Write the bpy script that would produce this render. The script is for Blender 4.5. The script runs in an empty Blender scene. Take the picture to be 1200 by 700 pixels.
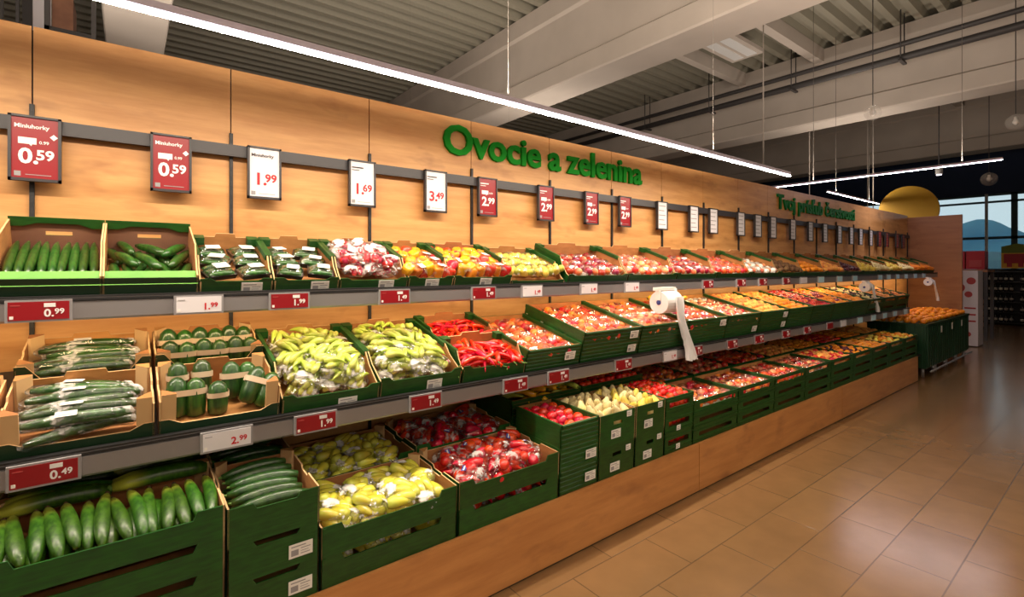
import bpy, math, random
from mathutils import Matrix, Vector, Euler
R = random.Random(7)
SC = bpy.context.scene
COL = SC.collection
PI = math.pi

# ---------------------------------------------------------------- camera
cd = bpy.data.cameras.new('camera'); cam = bpy.data.objects.new('camera', cd); COL.objects.link(cam)
cam.location = (0, 0, 1.6); cam.rotation_euler = (PI/2, 0, math.radians(-37.945))
cd.sensor_width = 36; cd.lens = 17.31; cd.shift_y = -37/1200; cd.clip_end = 3000; cd.clip_start = .05
SC.camera = cam
# ---------------------------------------------------------------- colour management
SC.view_settings.view_transform = 'Standard'; SC.view_settings.look = 'None'
SC.view_settings.gamma = 1; SC.view_settings.use_curve_mapping = False
SC.view_settings.exposure = -0.1
# ---------------------------------------------------------------- world (sky beyond the windows)
W = bpy.data.worlds.new('sky'); SC.world = W; W.use_nodes = True
wn = W.node_tree.nodes; wl = W.node_tree.links
bg = wn['Background']; tc = wn.new('ShaderNodeTexCoord'); sp = wn.new('ShaderNodeSeparateXYZ'); rp = wn.new('ShaderNodeValToRGB')
wl.new(tc.outputs['Generated'], sp.inputs[0]); wl.new(sp.outputs['Z'], rp.inputs[0]); wl.new(rp.outputs[0], bg.inputs[0])
rp.color_ramp.elements[0].color = (.66, .86, .93, 1); rp.color_ramp.elements[1].color = (.22, .5, .9, 1); rp.color_ramp.elements[0].position = .5; rp.color_ramp.elements[1].position = .85
bg.inputs[1].default_value = 1.0

def lamp(name, loc, sx, sy, power, color, up=False, rz=0, spread=PI, parent=None):
    l = bpy.data.lights.new(name, 'AREA'); l.shape = 'RECTANGLE'; l.size = sx; l.size_y = sy
    l.energy = power; l.color = color; l.spread = spread
    o = bpy.data.objects.new(name, l); COL.objects.link(o)
    o.location = loc; o.rotation_euler = (PI if up else 0, 0, rz); o.visible_camera = False if False else True
    if parent: o.parent = parent
    return o
# every strip luminaire: (x0, y0, x1, y1, z, watts per metre down, watts per metre up)
WARM = (1, .84, .66)
STRIPS = [
    (-3.0, 2.15, 5.15, 2.15, 2.51, 21.0, 32.0, 'long white light strip hanging above the produce wall beside the green lettering'),
    (-3.0, .25, 6.4, .25, 3.05, 7.0, 40.0, 'added white light strip over the aisle, out of view'),  # out of view, added to light the lower shelves and the room
    (-3.0, -2.6, 4.4, -2.6, 3.05, 9.0, 40.0, 'added white light strip over the next aisle, out of view'),  # out of view, added to light the shelves from the front
    (-3.0, -5.6, 4.4, -5.6, 3.05, 17.0, 40.0, 'added unseen light strip over the farthest aisle behind the viewer'),  # out of view, added for low-angle light beneath the top shelf
    (-3.0, 7.6, 9.0, 7.6, 3.3, 6.0, 12.0, 'added unseen light strip behind the oak wall, brightening the ceiling'),  # out of view, added to brighten the beams and roof
    (10.2, 1.28, 10.2, 4.6, 3.2, 14, 14.0, 'white light strip crossing above the far end of the wall, pointing at the windows'),
    (11.65, 4.1, 14.9, 4.1, 3.2, 10, 14.0, 'short white light strip behind the far end of the wall'),
]

# ---------------------------------------------------------------- materials
MATS = {}
def mat(name, col, rough=.5, metal=0, var=0, nscale=8, col2=None, spec=.5, alpha=1, emit=None, es=0, coat=0, rnd=0, stretch=None, bump=0, sss=0, lo=.35, hi=.65):
    m = bpy.data.materials.new(name); m.use_nodes = True; nt = m.node_tree; N = nt.nodes; L = nt.links
    b = N['Principled BSDF']; b.inputs['Roughness'].default_value = rough; b.inputs['Metallic'].default_value = metal
    b.inputs['Specular IOR Level'].default_value = spec; b.inputs['Alpha'].default_value = alpha
    b.inputs['Coat Weight'].default_value = coat; b.inputs['Coat Roughness'].default_value = .15
    c = (*col, 1); b.inputs['Base Color'].default_value = c
    out = None
    if col2 is not None or bump:
        t = N.new('ShaderNodeTexCoord'); mp = N.new('ShaderNodeMapping'); nz = N.new('ShaderNodeTexNoise')
        L.new(t.outputs['Object'], mp.inputs[0]); L.new(mp.outputs[0], nz.inputs['Vector'])
        if stretch: mp.inputs['Scale'].default_value = stretch
        nz.inputs['Scale'].default_value = nscale; nz.inputs['Detail'].default_value = 5
        if col2 is not None:
            r = N.new('ShaderNodeValToRGB'); L.new(nz.outputs['Fac'], r.inputs[0])
            r.color_ramp.elements[0].position = lo; r.color_ramp.elements[1].position = hi
            r.color_ramp.elements[0].color = c; r.color_ramp.elements[1].color = (*col2, 1)
            out = r.outputs[0]
        if bump:
            bm = N.new('ShaderNodeBump'); bm.inputs['Strength'].default_value = bump; bm.inputs['Distance'].default_value = .01
            L.new(nz.outputs['Fac'], bm.inputs['Height']); L.new(bm.outputs[0], b.inputs['Normal'])
    if rnd:
        oi = N.new('ShaderNodeObjectInfo'); h = N.new('ShaderNodeHueSaturation'); mr = N.new('ShaderNodeMapRange')
        mr.inputs[3].default_value = 1-rnd; mr.inputs[4].default_value = 1+rnd; L.new(oi.outputs['Random'], mr.inputs[0]); L.new(mr.outputs[0], h.inputs['Value'])
        mh = N.new('ShaderNodeMapRange'); mh.inputs[3].default_value = .5-rnd*.07; mh.inputs[4].default_value = .5+rnd*.07
        L.new(oi.outputs['Random'], mh.inputs[0]); L.new(mh.outputs[0], h.inputs['Hue'])
        if out: L.new(out, h.inputs['Color'])
        else: h.inputs['Color'].default_value = c
        out = h.outputs[0]
    if out: L.new(out, b.inputs['Base Color'])
    if emit: b.inputs['Emission Color'].default_value = (*emit, 1); b.inputs['Emission Strength'].default_value = es
    MATS[name] = m
    return m

# oak veneer
def oak(name, ca, cb, cc, rough=.42, vert=False):
    m = bpy.data.materials.new(name); m.use_nodes = True; nt = m.node_tree; N = nt.nodes; L = nt.links; b = N['Principled BSDF']
    t = N.new('ShaderNodeTexCoord'); mp = N.new('ShaderNodeMapping'); L.new(t.outputs['Object'], mp.inputs[0])
    mp.inputs['Scale'].default_value = (1.0, 1.0, 9) if not vert else (9, 9, 1)
    n1 = N.new('ShaderNodeTexNoise'); n1.inputs['Scale'].default_value = 1.6; n1.inputs['Detail'].default_value = 7; n1.inputs['Roughness'].default_value = .62
    L.new(mp.outputs[0], n1.inputs['Vector'])
    r = N.new('ShaderNodeValToRGB'); r.color_ramp.elements[0].position = .3; r.color_ramp.elements[1].position = .72
    r.color_ramp.elements[0].color = (*ca, 1); r.color_ramp.elements[1].color = (*cb, 1); L.new(n1.outputs['Fac'], r.inputs[0])
    m2 = N.new('ShaderNodeMapping'); m2.inputs['Scale'].default_value = (2.2, 2.2, 5); L.new(t.outputs['Object'], m2.inputs[0])
    n2 = N.new('ShaderNodeTexNoise'); n2.inputs['Scale'].default_value = 1.5; n2.inputs['Detail'].default_value = 3; L.new(m2.outputs[0], n2.inputs['Vector'])
    r2 = N.new('ShaderNodeValToRGB'); r2.color_ramp.elements[0].position = .58; r2.color_ramp.elements[1].position = .74
    r2.color_ramp.elements[0].color = (0, 0, 0, 1); r2.color_ramp.elements[1].color = (.6, .6, .6, 1); L.new(n2.outputs['Fac'], r2.inputs[0])
    mx = N.new('ShaderNodeMixRGB'); mx.inputs[2].default_value = (*cc, 1); L.new(r2.outputs[0], mx.inputs[0]); L.new(r.outputs[0], mx.inputs[1])
    L.new(mx.outputs[0], b.inputs['Base Color']); b.inputs['Roughness'].default_value = rough
    MATS[name] = m; return m
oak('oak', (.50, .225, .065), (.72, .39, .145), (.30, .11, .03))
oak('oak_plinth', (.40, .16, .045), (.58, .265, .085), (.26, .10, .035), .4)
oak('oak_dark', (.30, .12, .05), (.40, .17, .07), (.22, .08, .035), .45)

mat('black', (.012, .012, .013), .5); mat('dark_metal', (.035, .033, .034), .45, .3)
mat('rail_grey', (.30, .29, .30), .35, .5); mat('tag_grey', (.28, .27, .28), .4)
mat('sign_frame', (.035, .032, .036), .4); mat('white_window_sheen', (.50, .80, .95), .3); mat('red_face', (.27, .004, .010), .35, coat=.2)  # bluish tag face: window reflection put into the white
mat('white_face', (.74, .72, .76), .35, coat=.3); mat('white', (.8, .8, .8), .5); mat('ink', (.05, .04, .05), .6)
mat('red_ink', (.55, .01, .02), .5); mat('green_letter', (.002, .23, .010), .65, spec=.2)
mat('green_letter_far', (.002, .18, .03), .65, spec=.2)
mat('crate_green', (.005, .046, .005), .45, col2=(.012, .080, .008), nscale=14, stretch=(1, 1, 6), rnd=.12)
mat('crate_green_lit', (.075, .30, .012), .45, col2=(.11, .38, .02), nscale=6)  # brighter green: light on the upturned lip put into the colour
mat('crate_dark', (.006, .035, .012), .45, rnd=.1)
mat('kraft', (.34, .14, .04), .8, col2=(.46, .20, .06), nscale=9, stretch=(1, 1, 3), rnd=.1)
mat('kraft_edge', (.62, .40, .19), .85)
mat('kraft_dark', (.16, .07, .04), .8, col2=(.22, .10, .055), nscale=9)
mat('paper', (.78, .76, .72), .6); mat('print', (.30, .29, .30), .7)
def film_mat(name, base, veil, scale):
    m = bpy.data.materials.new(name); m.use_nodes = True; nt = m.node_tree; N = nt.nodes; L = nt.links; N.remove(N['Principled BSDF'])
    out = N['Material Output']; tr = N.new('ShaderNodeBsdfTransparent'); gl = N.new('ShaderNodeBsdfGlossy'); df = N.new('ShaderNodeBsdfDiffuse')
    gl.inputs['Roughness'].default_value = .13; df.inputs[0].default_value = (.9, .88, .86, 1)
    t = N.new('ShaderNodeTexCoord'); nz = N.new('ShaderNodeTexNoise'); nz.inputs['Scale'].default_value = scale; nz.inputs['Detail'].default_value = 4; L.new(t.outputs['Object'], nz.inputs['Vector'])
    bm = N.new('ShaderNodeBump'); bm.inputs['Strength'].default_value = 1; bm.inputs['Distance'].default_value = .012; L.new(nz.outputs['Fac'], bm.inputs['Height'])
    fr = N.new('ShaderNodeFresnel'); fr.inputs[0].default_value = 1.5; L.new(bm.outputs[0], fr.inputs['Normal']); L.new(bm.outputs[0], gl.inputs['Normal'])
    mr = N.new('ShaderNodeMapRange'); mr.inputs[1].default_value = .04; mr.inputs[2].default_value = .5; mr.inputs[3].default_value = base; mr.inputs[4].default_value = .55; L.new(fr.outputs[0], mr.inputs[0])
    m1 = N.new('ShaderNodeMixShader'); L.new(mr.outputs[0], m1.inputs[0]); L.new(tr.outputs[0], m1.inputs[1]); L.new(gl.outputs[0], m1.inputs[2])
    r = N.new('ShaderNodeValToRGB'); r.color_ramp.elements[0].position = .53; r.color_ramp.elements[1].position = .64; r.color_ramp.elements[0].color = (0, 0, 0, 1); r.color_ramp.elements[1].color = (veil, veil, veil, 1); L.new(nz.outputs['Fac'], r.inputs[0])  # white crinkles and their highlights painted as diffuse noise patches
    m2 = N.new('ShaderNodeMixShader'); L.new(r.outputs[0], m2.inputs[0]); L.new(m1.outputs[0], m2.inputs[1]); L.new(df.outputs[0], m2.inputs[2]); L.new(m2.outputs[0], out.inputs['Surface'])
    MATS[name] = m
film_mat('film', .07, .45, 22); film_mat('film_thin', .05, .18, 18); film_mat('film_white_glint', .09, .8, 16)
mat('tray_black', (.015, .015, .016), .3); mat('foam', (.85, .82, .78), .6)
mat('zucchini', (.010, .048, .003), .36, col2=(.045, .125, .008), nscale=20, stretch=(3, 3, .6), coat=.15, spec=.5, rnd=.2)
def tipped():
    m = MATS['zucchini']; nt = m.node_tree; N = nt.nodes; L = nt.links; b = N['Principled BSDF']; src = b.inputs['Base Color'].links[0].from_socket
    t = N.new('ShaderNodeTexCoord'); sx = N.new('ShaderNodeSeparateXYZ'); L.new(t.outputs['Object'], sx.inputs[0])
    r = N.new('ShaderNodeMapRange'); r.inputs[1].default_value = .035; r.inputs[2].default_value = .125; r.interpolation_type = 'SMOOTHSTEP'; L.new(sx.outputs['Y'], r.inputs[0])
    mx = N.new('ShaderNodeMixRGB'); mx.inputs[2].default_value = (.34, .36, .035, 1); L.new(r.outputs[0], mx.inputs[0]); L.new(src, mx.inputs[1]); L.new(mx.outputs[0], b.inputs['Base Color'])
tipped()
mat('cucumber', (.010, .050, .007), .3, col2=(.035, .12, .014), nscale=25, stretch=(3, 3, .5), coat=.3, rnd=.2)
mat('cucumber_dark', (.008, .035, .008), .3, col2=(.03, .09, .015), nscale=20, stretch=(3, 3, .5), coat=.3, rnd=.2)
mat('stem', (.10, .20, .03), .6); mat('stem_brown', (.09, .045, .02), .8)
mat('red_fruit', (.60, .012, .010), .25, coat=.5, rnd=.2); mat('dark_red', (.30, .006, .02), .25, coat=.5, rnd=.3)
mat('tomato', (.75, .045, .010), .25, coat=.4, rnd=.15)
mat('chili', (.78, .008, .004), .25, coat=.5, rnd=.15)
mat('apple_red', (.62, .022, .012), .28, col2=(.82, .32, .05), nscale=9, coat=.4, rnd=.2, lo=.5, hi=.72)
mat('apple_orange', (.80, .24, .03), .28, col2=(.70, .03, .015), nscale=8, coat=.4, rnd=.2)
mat('apple_pink', (.80, .34, .16), .3, col2=(.55, .03, .02), nscale=9, coat=.3, rnd=.25)
mat('orange', (.85, .27, .012), .42, bump=.25, nscale=120, rnd=.15); mat('peach', (.85, .38, .08), .6, col2=(.7, .08, .03), nscale=8, rnd=.15, lo=.45, hi=.7)
mat('yellow_pepper', (.72, .60, .05), .25, col2=(.60, .64, .09), nscale=9, coat=.5, rnd=.12)
mat('gold_pepper', (.85, .45, .01), .25, coat=.5, rnd=.1)
mat('lime_pepper', (.36, .52, .03), .28, col2=(.66, .68, .16), nscale=10, coat=.4, rnd=.15)
mat('pale', (.80, .68, .38), .55, col2=(.72, .60, .22), nscale=8, rnd=.12); mat('lemon', (.85, .60, .06), .4, rnd=.15, col2=(.80, .70, .18), nscale=7)
mat('pear', (.55, .50, .07), .45, col2=(.40, .42, .06), nscale=12, rnd=.12); mat('kiwi', (.14, .07, .03), .85, rnd=.2)
mat('plum', (.07, .01, .03), .35, rnd=.4); mat('carrot', (.80, .22, .015), .5, rnd=.12)
mat('radish', (.62, .008, .05), .3, coat=.3, rnd=.2); mat('radish_white', (.85, .80, .74), .4)
mat('leaf', (.08, .30, .02), .5, col2=(.25, .45, .05), nscale=20, rnd=.1)
mat('beam', (.60, .53, .47), .75, col2=(.54, .475, .42), nscale=1.2)
mat('roof', (.30, .28, .22), .6); mat('navy', (.006, .022, .075), .7); mat('wall_paint', (.35, .30, .25), .8)
mat('pipe', (.05, .045, .045), .5); mat('white_column', (.72, .68, .72), .6)
mat('strip_case', (.55, .5, .62), .4); mat('wire', (.16, .14, .12), .7); mat('glow', (1, 1, 1), emit=(1, .93, .98), es=5.0)
mat('glow_far', (1, .8, .95), emit=(1, .74, .92), es=1.0)
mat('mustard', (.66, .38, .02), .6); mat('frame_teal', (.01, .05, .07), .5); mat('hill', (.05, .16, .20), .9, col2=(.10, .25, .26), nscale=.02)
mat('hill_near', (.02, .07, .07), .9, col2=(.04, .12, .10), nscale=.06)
mat('window_glass', (1, 1, 1), .02, alpha=.08, spec=.5)
mat('bottle', (.012, .012, .01), .12, rnd=.4); mat('bottle_label', (.55, .5, .42), .6, rnd=.4)
mat('poster_yellow', (.80, .42, .03), .6); mat('poster_red', (.42, .02, .03), .6); mat('poster_green', (.16, .22, .02), .6)
mat('bin_green', (.008, .045, .018), .4); mat('pink_print', (.45, .06, .06), .6)
mat('globe_glass', (.9, .85, .8), .1, alpha=.16, spec=1); mat('bag_white', (.86, .84, .84), .35, alpha=.92, bump=.6, nscale=14)
mat('band', (.62, .48, .33), .6); mat('blue_print', (.05, .08, .35), .5)

# floor tiles
def floor_mat():
    m = bpy.data.materials.new('floor_tile'); m.use_nodes = True; nt = m.node_tree; N = nt.nodes; L = nt.links; b = N['Principled BSDF']
    t = N.new('ShaderNodeTexCoord'); br = N.new('ShaderNodeTexBrick'); L.new(t.outputs['Object'], br.inputs['Vector'])
    br.inputs['Scale'].default_value = 1; br.inputs['Brick Width'].default_value = .6; br.inputs['Row Height'].default_value = .3
    br.inputs['Mortar Size'].default_value = .0035; br.inputs['Mortar Smooth'].default_value = .2
    br.inputs['Color1'].default_value = (.225, .122, .050, 1); br.inputs['Color2'].default_value = (.26, .145, .062, 1); br.inputs['Mortar'].default_value = (.13, .075, .036, 1)
    nz = N.new('ShaderNodeTexNoise'); nz.inputs['Scale'].default_value = 5; nz.inputs['Detail'].default_value = 6; L.new(t.outputs['Object'], nz.inputs['Vector'])
    mx = N.new('ShaderNodeMixRGB'); mx.blend_type = 'MULTIPLY'; mx.inputs[0].default_value = .35
    L.new(br.outputs['Color'], mx.inputs[1]); L.new(nz.outputs['Fac'], mx.inputs[2]); L.new(mx.outputs[0], b.inputs['Base Color'])
    b.inputs['Roughness'].default_value = .2; b.inputs['Specular IOR Level'].default_value = .75
    bm = N.new('ShaderNodeBump'); bm.inputs['Strength'].default_value = .3; bm.inputs['Distance'].default_value = .002; bm.invert = True
    L.new(br.outputs['Fac'], bm.inputs['Height']); L.new(bm.outputs[0], b.inputs['Normal'])
    MATS['floor_tile'] = m
floor_mat()

# ---------------------------------------------------------------- mesh helpers
class MB:
    def __init__(s): s.v = []; s.f = []; s.m = []; s.mats = []; s.sm = []
    def mi(s, m):
        if m not in s.mats: s.mats.append(m)
        return s.mats.index(m)
    def add(s, vs, fs, m, smooth=False, M=None):
        o = len(s.v); i = s.mi(m)
        s.v += [tuple(M @ Vector(v)) if M else tuple(v) for v in vs]
        s.f += [tuple(o+k for k in f) for f in fs]; s.m += [i]*len(fs); s.sm += [smooth]*len(fs); return s
    def box(s, x0, y0, z0, x1, y1, z1, m, M=None, inner=None, iface=None):
        vs = [(x0,y0,z0),(x1,y0,z0),(x1,y1,z0),(x0,y1,z0),(x0,y0,z1),(x1,y0,z1),(x1,y1,z1),(x0,y1,z1)]
        fs = [(0,3,2,1),(4,5,6,7),(0,1,5,4),(1,2,6,5),(2,3,7,6),(3,0,4,7)]
        s.add(vs, fs, m, False, M)
        if inner: s.m[-6+iface] = s.mi(inner)
        return s
    def prism(s, pts, t, m, fn, front=None, back=None):
        n = len(pts); vs = [fn(a, b, 0) for a, b in pts] + [fn(a, b, t) for a, b in pts]
        s.add(vs, [tuple(range(n))[::-1]], front or m); o = len(s.v)-2*n
        s.f.append(tuple(o+n+k for k in range(n))); s.m.append(s.mi(back or m)); s.sm.append(False)
        for k in range(n):
            s.f.append((o+k, o+(k+1) % n, o+n+(k+1) % n, o+n+k)); s.m.append(s.mi(m)); s.sm.append(False)
        return s
    def tube(s, pts, rs, m, n=8, smooth=True, caps=True, M=None):
        vs = []; fs = []; P = [Vector(p) for p in pts]; k = len(P)
        for i, p in enumerate(P):
            d = (P[min(i+1, k-1)]-P[max(i-1, 0)]).normalized()
            up = Vector((0, 0, 1)) if abs(d.z) < .9 else Vector((1, 0, 0))
            a = d.cross(up).normalized(); b = d.cross(a).normalized(); r = rs[i] if isinstance(rs, (list, tuple)) else rs
            for j in range(n):
                an = 2*PI*j/n; vs.append(p + a*math.cos(an)*r + b*math.sin(an)*r)
        for i in range(k-1):
            for j in range(n): fs.append((i*n+j, i*n+(j+1) % n, (i+1)*n+(j+1) % n, (i+1)*n+j))
        if caps: fs += [tuple(range(n))[::-1], tuple((k-1)*n+j for j in range(n))]
        return s.add(vs, fs, m, smooth, M)
    def rev(s, prof, m, n=12, M=None, lobes=0, amp=0, jit=0, smooth=True, rr=None):
        vs = []; fs = []; k = len(prof)
        for i, (r, z) in enumerate(prof):
            for j in range(n):
                a = 2*PI*j/n; q = r*(1+amp*math.cos(lobes*a)) if lobes else r
                q *= 1+(rr.uniform(-jit, jit) if jit else 0)
                vs.append((q*math.cos(a), q*math.sin(a), z*(1+(rr.uniform(-jit, jit) if jit else 0))))
        for i in range(k-1):
            for j in range(n): fs.append((i*n+j, i*n+(j+1) % n, (i+1)*n+(j+1) % n, (i+1)*n+j))
        fs += [tuple(range(n))[::-1], tuple((k-1)*n+j for j in range(n))]
        return s.add(vs, fs, m, smooth, M)
    def data(s, name):
        me = bpy.data.meshes.new(name); me.from_pydata(s.v, [], s.f)
        for m in s.mats: me.materials.append(MATS[m])
        me.polygons.foreach_set('material_index', s.m); me.polygons.foreach_set('use_smooth', s.sm); me.update(); return me

NOUNS = {}
def link(name, data, parent=None, M=None):
    o = bpy.data.objects.new(name, data); COL.objects.link(o)
    if parent: o.parent = parent
    if M is not None: o.matrix_basis = M
    return o
def tag(o, label, cat, group=None, kind=None):
    o['label'] = label; o['category'] = cat
    if group: o['group'] = group
    if kind: o['kind'] = kind
    return o
def struct(name, mb, label=None):
    o = link(name, mb.data(name)); o['kind'] = 'structure'
    if label: o['label'] = label; o['category'] = name.split('_')[0]
    return o
T = Matrix.Translation
def RX(a): return Matrix.Rotation(a, 4, 'X')
def RY(a): return Matrix.Rotation(a, 4, 'Y')
def RZ(a): return Matrix.Rotation(a, 4, 'Z')
def S3(x, y, z): return Matrix.Diagonal((x, y, z, 1))
ORD = ['first','second','third','fourth','fifth','sixth','seventh','eighth','ninth','tenth','eleventh','twelfth','thirteenth','fourteenth','fifteenth','sixteenth','seventeenth','eighteenth','nineteenth','twentieth','twenty-first','twenty-second','twenty-third','twenty-fourth','twenty-fifth','twenty-sixth','twenty-seventh']

# text meshes
_tc = {}
def text_mesh(s, size, m, ext=.001, off=0.0, align='LEFT'):
    k = (s, size, m, ext, off, align)
    if k in _tc: return _tc[k]
    c = bpy.data.curves.new('t', 'FONT'); c.body = s; c.size = size; c.extrude = ext; c.offset = off; c.align_x = align; c.resolution_u = 3
    o = bpy.data.objects.new('t', c); COL.objects.link(o); dg = bpy.context.evaluated_depsgraph_get(); dg.update()
    me = bpy.data.meshes.new_from_object(o.evaluated_get(dg)); me.name = 'lettering'; me.materials.clear(); me.materials.append(MATS[m])
    bpy.data.objects.remove(o); _tc[k] = me; return me
FACE = RX(PI/2)     # text lying in XY -> standing, facing -y

# ================================================================ ROOM
WY = 2.95
struct('floor', MB().add([(-8,-9,0),(26,-9,0),(26,20,0),(-8,20,0)], [(0,1,2,3)], 'floor_tile'))
struct('wall_left', MB().box(-8.2,-9,0,-8,20,6.9,'wall_paint')); struct('wall_front', MB().box(-8,-9.2,0,26,-9,6.9,'wall_paint'))
struct('wall_rear', MB().box(-8,20,0,26,20.2,6.9,'wall_paint'))
# corrugated roof, ribs along x
mb = MB(); prof = []; y = -9.0
while y < 20:
    prof += [(y, 6.75), (y+.14, 6.75), (y+.19, 6.6), (y+.31, 6.6)]; y += .36
vs = [(-8, a, b) for a, b in prof] + [(26, a, b) for a, b in prof]; n = len(prof)
mb.add(vs, [(i, i+1, n+i+1, n+i) for i in range(n-1)], 'roof'); struct('ceiling', mb)
# main concrete beams across the hall (I-shaped)
for i, xr in enumerate((.45, 6.95, 13.3, 19.9)):
    xl = xr-.72; pr = [(xl+.02,4.95),(xr-.02,4.95),(xr,4.98),(xr,5.30),(xr-.05,5.34),(xr-.05,6.2),(xr,6.25),(xr,6.6),(xl,6.6),(xl,6.25),(xl+.05,6.2),(xl+.05,5.34),(xl,5.30),(xl,4.98)]
    struct('trim_%d' % (i+1), MB().prism(pr, 28.9, 'beam', lambda a, b, t: (a, -8.95+t, b)))
# secondary purlin frame between second and third beams
struct('trim_5', MB().box(6.95, 4.5, 6.3, 12.6, 4.68, 6.6, 'beam'))
struct('trim_8', MB().box(6.95, 6.3, 6.3, 12.6, 6.48, 6.6, 'beam'))
struct('trim_6', MB().box(13.3, 3.2, 6.3, 19.2, 3.4, 6.6, 'beam'))
# end wall with windows (x = 21.5)
EX = 21.5
mb = MB(); mb.box(EX,-9,3.92,EX+.25,20,6.9,'navy'); mb.box(EX,7.6,0,EX+.25,20,3.92,'navy'); mb.box(EX,-9,0,EX+.25,7.6,.5,'navy'); mb.box(EX,-9,.5,EX+.25,-2,3.92,'navy')
struct('wall_right', mb)
wi = 0
for a, b in ((-2, .2), (.2, 2.45), (2.45, 5.0), (5.0, 7.6)):
    wi += 1; w = bpy.data.objects.new('window_%d' % wi, None); COL.objects.link(w); w.location = (EX+.1, (a+b)/2, .5); w['kind'] = 'structure'
    h = (b-a)/2; f = MB()
    for y0, y1, z0, z1 in ((-h,-h+.07,0,3.42),(h-.07,h,0,3.42),(-h,h,0,.07),(-h,h,3.35,3.42),(-h,h,3.13,3.19),(-h,h,1.98,2.06)): f.box(-.05,y0,z0,.05,y1,z1,'frame_teal')
    link('window_frame', f.data('window_frame'), w)
    link('window_pane', MB().box(-.006,-h+.05,.05,.006,h-.05,3.37,'window_glass').data('window_pane'), w)
link('drain_pipe', MB().tube([(EX-.12,3.05,.0),(EX-.12,3.05,3.9)], .04, 'white', 10).data('p')); tag(bpy.data.objects['drain_pipe'], 'thin white vertical pipe in front of the far windows', 'pipe')
# hills outside
def hills(name, x, base, amp, seed, m, lab):
    rr = random.Random(seed); n = 160; tops = []
    for i in range(n+1):
        y = -500+1000*i/n; t = i/n
        tops.append((y, base+amp*(.5*math.sin(t*17+seed)+.3*math.sin(t*41+seed*2)+.2*rr.random())+(18*math.exp(-((y-108)/26)**2) if x > 500 else 0)))
    vs = []; 
    for j, (dx, k) in enumerate(((0, -.0), (60, .55), (110, 1), (200, .3))):
        vs += [(x+dx+8*rr.random(), y, (z*k if k else -5)) for y, z in tops]
    fs = [(j*(n+1)+i, j*(n+1)+i+1, (j+1)*(n+1)+i+1, (j+1)*(n+1)+i) for j in range(3) for i in range(n)]
    o = link(name, MB().add(vs, fs, m, True).data(name)); tag(o, lab, 'hill', kind='structure')
hills('mountain', 620, 34, 6, 3, 'hill', 'blue mountain ridge seen through the far windows')
hills('wooded_hill', 300, 8, 3, 5, 'hill_near', 'dark wooded hill below the ridge beyond the windows')
struct('ground', MB().add([(21.8,-500,-.1),(1200,-500,-.1),(1200,500,-.1),(21.8,500,-.1)], [(0,1,2,3)], 'hill_near'))

# produce wall : oak boards on a dark backing, one per bay
SEAM = [-1.83+.752*i for i in range(20)]   # seams at -.33, .42, 1.17 ...
mb = MB(); mb.box(-3.2, WY+.02, 0, 12.55, WY+.12, 2.63, 'black')
xs = [-3.2]+SEAM+[12.5]
for a, b in zip(xs[:-1], xs[1:]):
    if b <= a: continue
    mb.box(a+.003, WY, 0, b-.003, WY+.02, 2.64, 'oak')
struct('wall_back', mb)
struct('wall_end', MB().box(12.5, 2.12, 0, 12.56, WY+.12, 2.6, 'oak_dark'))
# slotted uprights
rr = random.Random(4)
for i, x in enumerate(SEAM):
    if x < -1: continue
    m = MB(); m.box(x-.008, WY-.016, .33, x+.008, WY, 2.3, 'black')
    for k in range(40): m.box(x-.004, WY-.0165, .36+k*.049, x+.004, WY-.012, .385+k*.049, 'dark_metal')
    tag(link('slotted_upright', m.data('slotted_upright')), 'black slotted steel shelf upright on the oak wall', 'shelf upright', 'slotted uprights along the oak wall')
# sign rail
t_ = link('sign_rail', MB().box(-3.1, WY-.045, 2.175, 12.45, WY-.017, 2.235, 'sign_frame').data('sign_rail'))
tag(t_, 'dark grey horizontal rail carrying the price signs across the oak wall', 'rail')

# ---- wall lettering, letter by letter
def wall_letters(s, x0, x1, zb, cap, m, label, dep):
    root = link('wall_lettering', None, None, T((x0, WY-.002, zb))); tag(root, label, 'lettering')
    size = cap/.72
    def right(q):
        me = text_mesh(q, size, m, dep, size*.027); return max((v.co.x for v in me.vertices), default=0)
    tot = right(s); sx = (x1-x0)/tot
    for i, ch in enumerate(s):
        if ch == ' ': continue
        me = text_mesh(ch, size, m, dep, size*.027); off = right(s[:i+1])-right(ch)
        link('letter', me, root, T((off*sx, -dep, 0)) @ S3(sx, 1, 1) @ FACE)
wall_letters('Ovocie a zelenina', 1.69, 3.85, 2.385, .205, 'green_letter', 'large green bold letters reading Ovocie a zelenina on the oak wall', .012)
wall_letters('Tvoj pr\u00edsľub čerstvosti', 6.68, 9.47, 2.37, .19, 'green_letter_far', 'smaller green letters reading Tvoj pr\u00edsľub čerstvosti on the far oak wall', .01)

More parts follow.
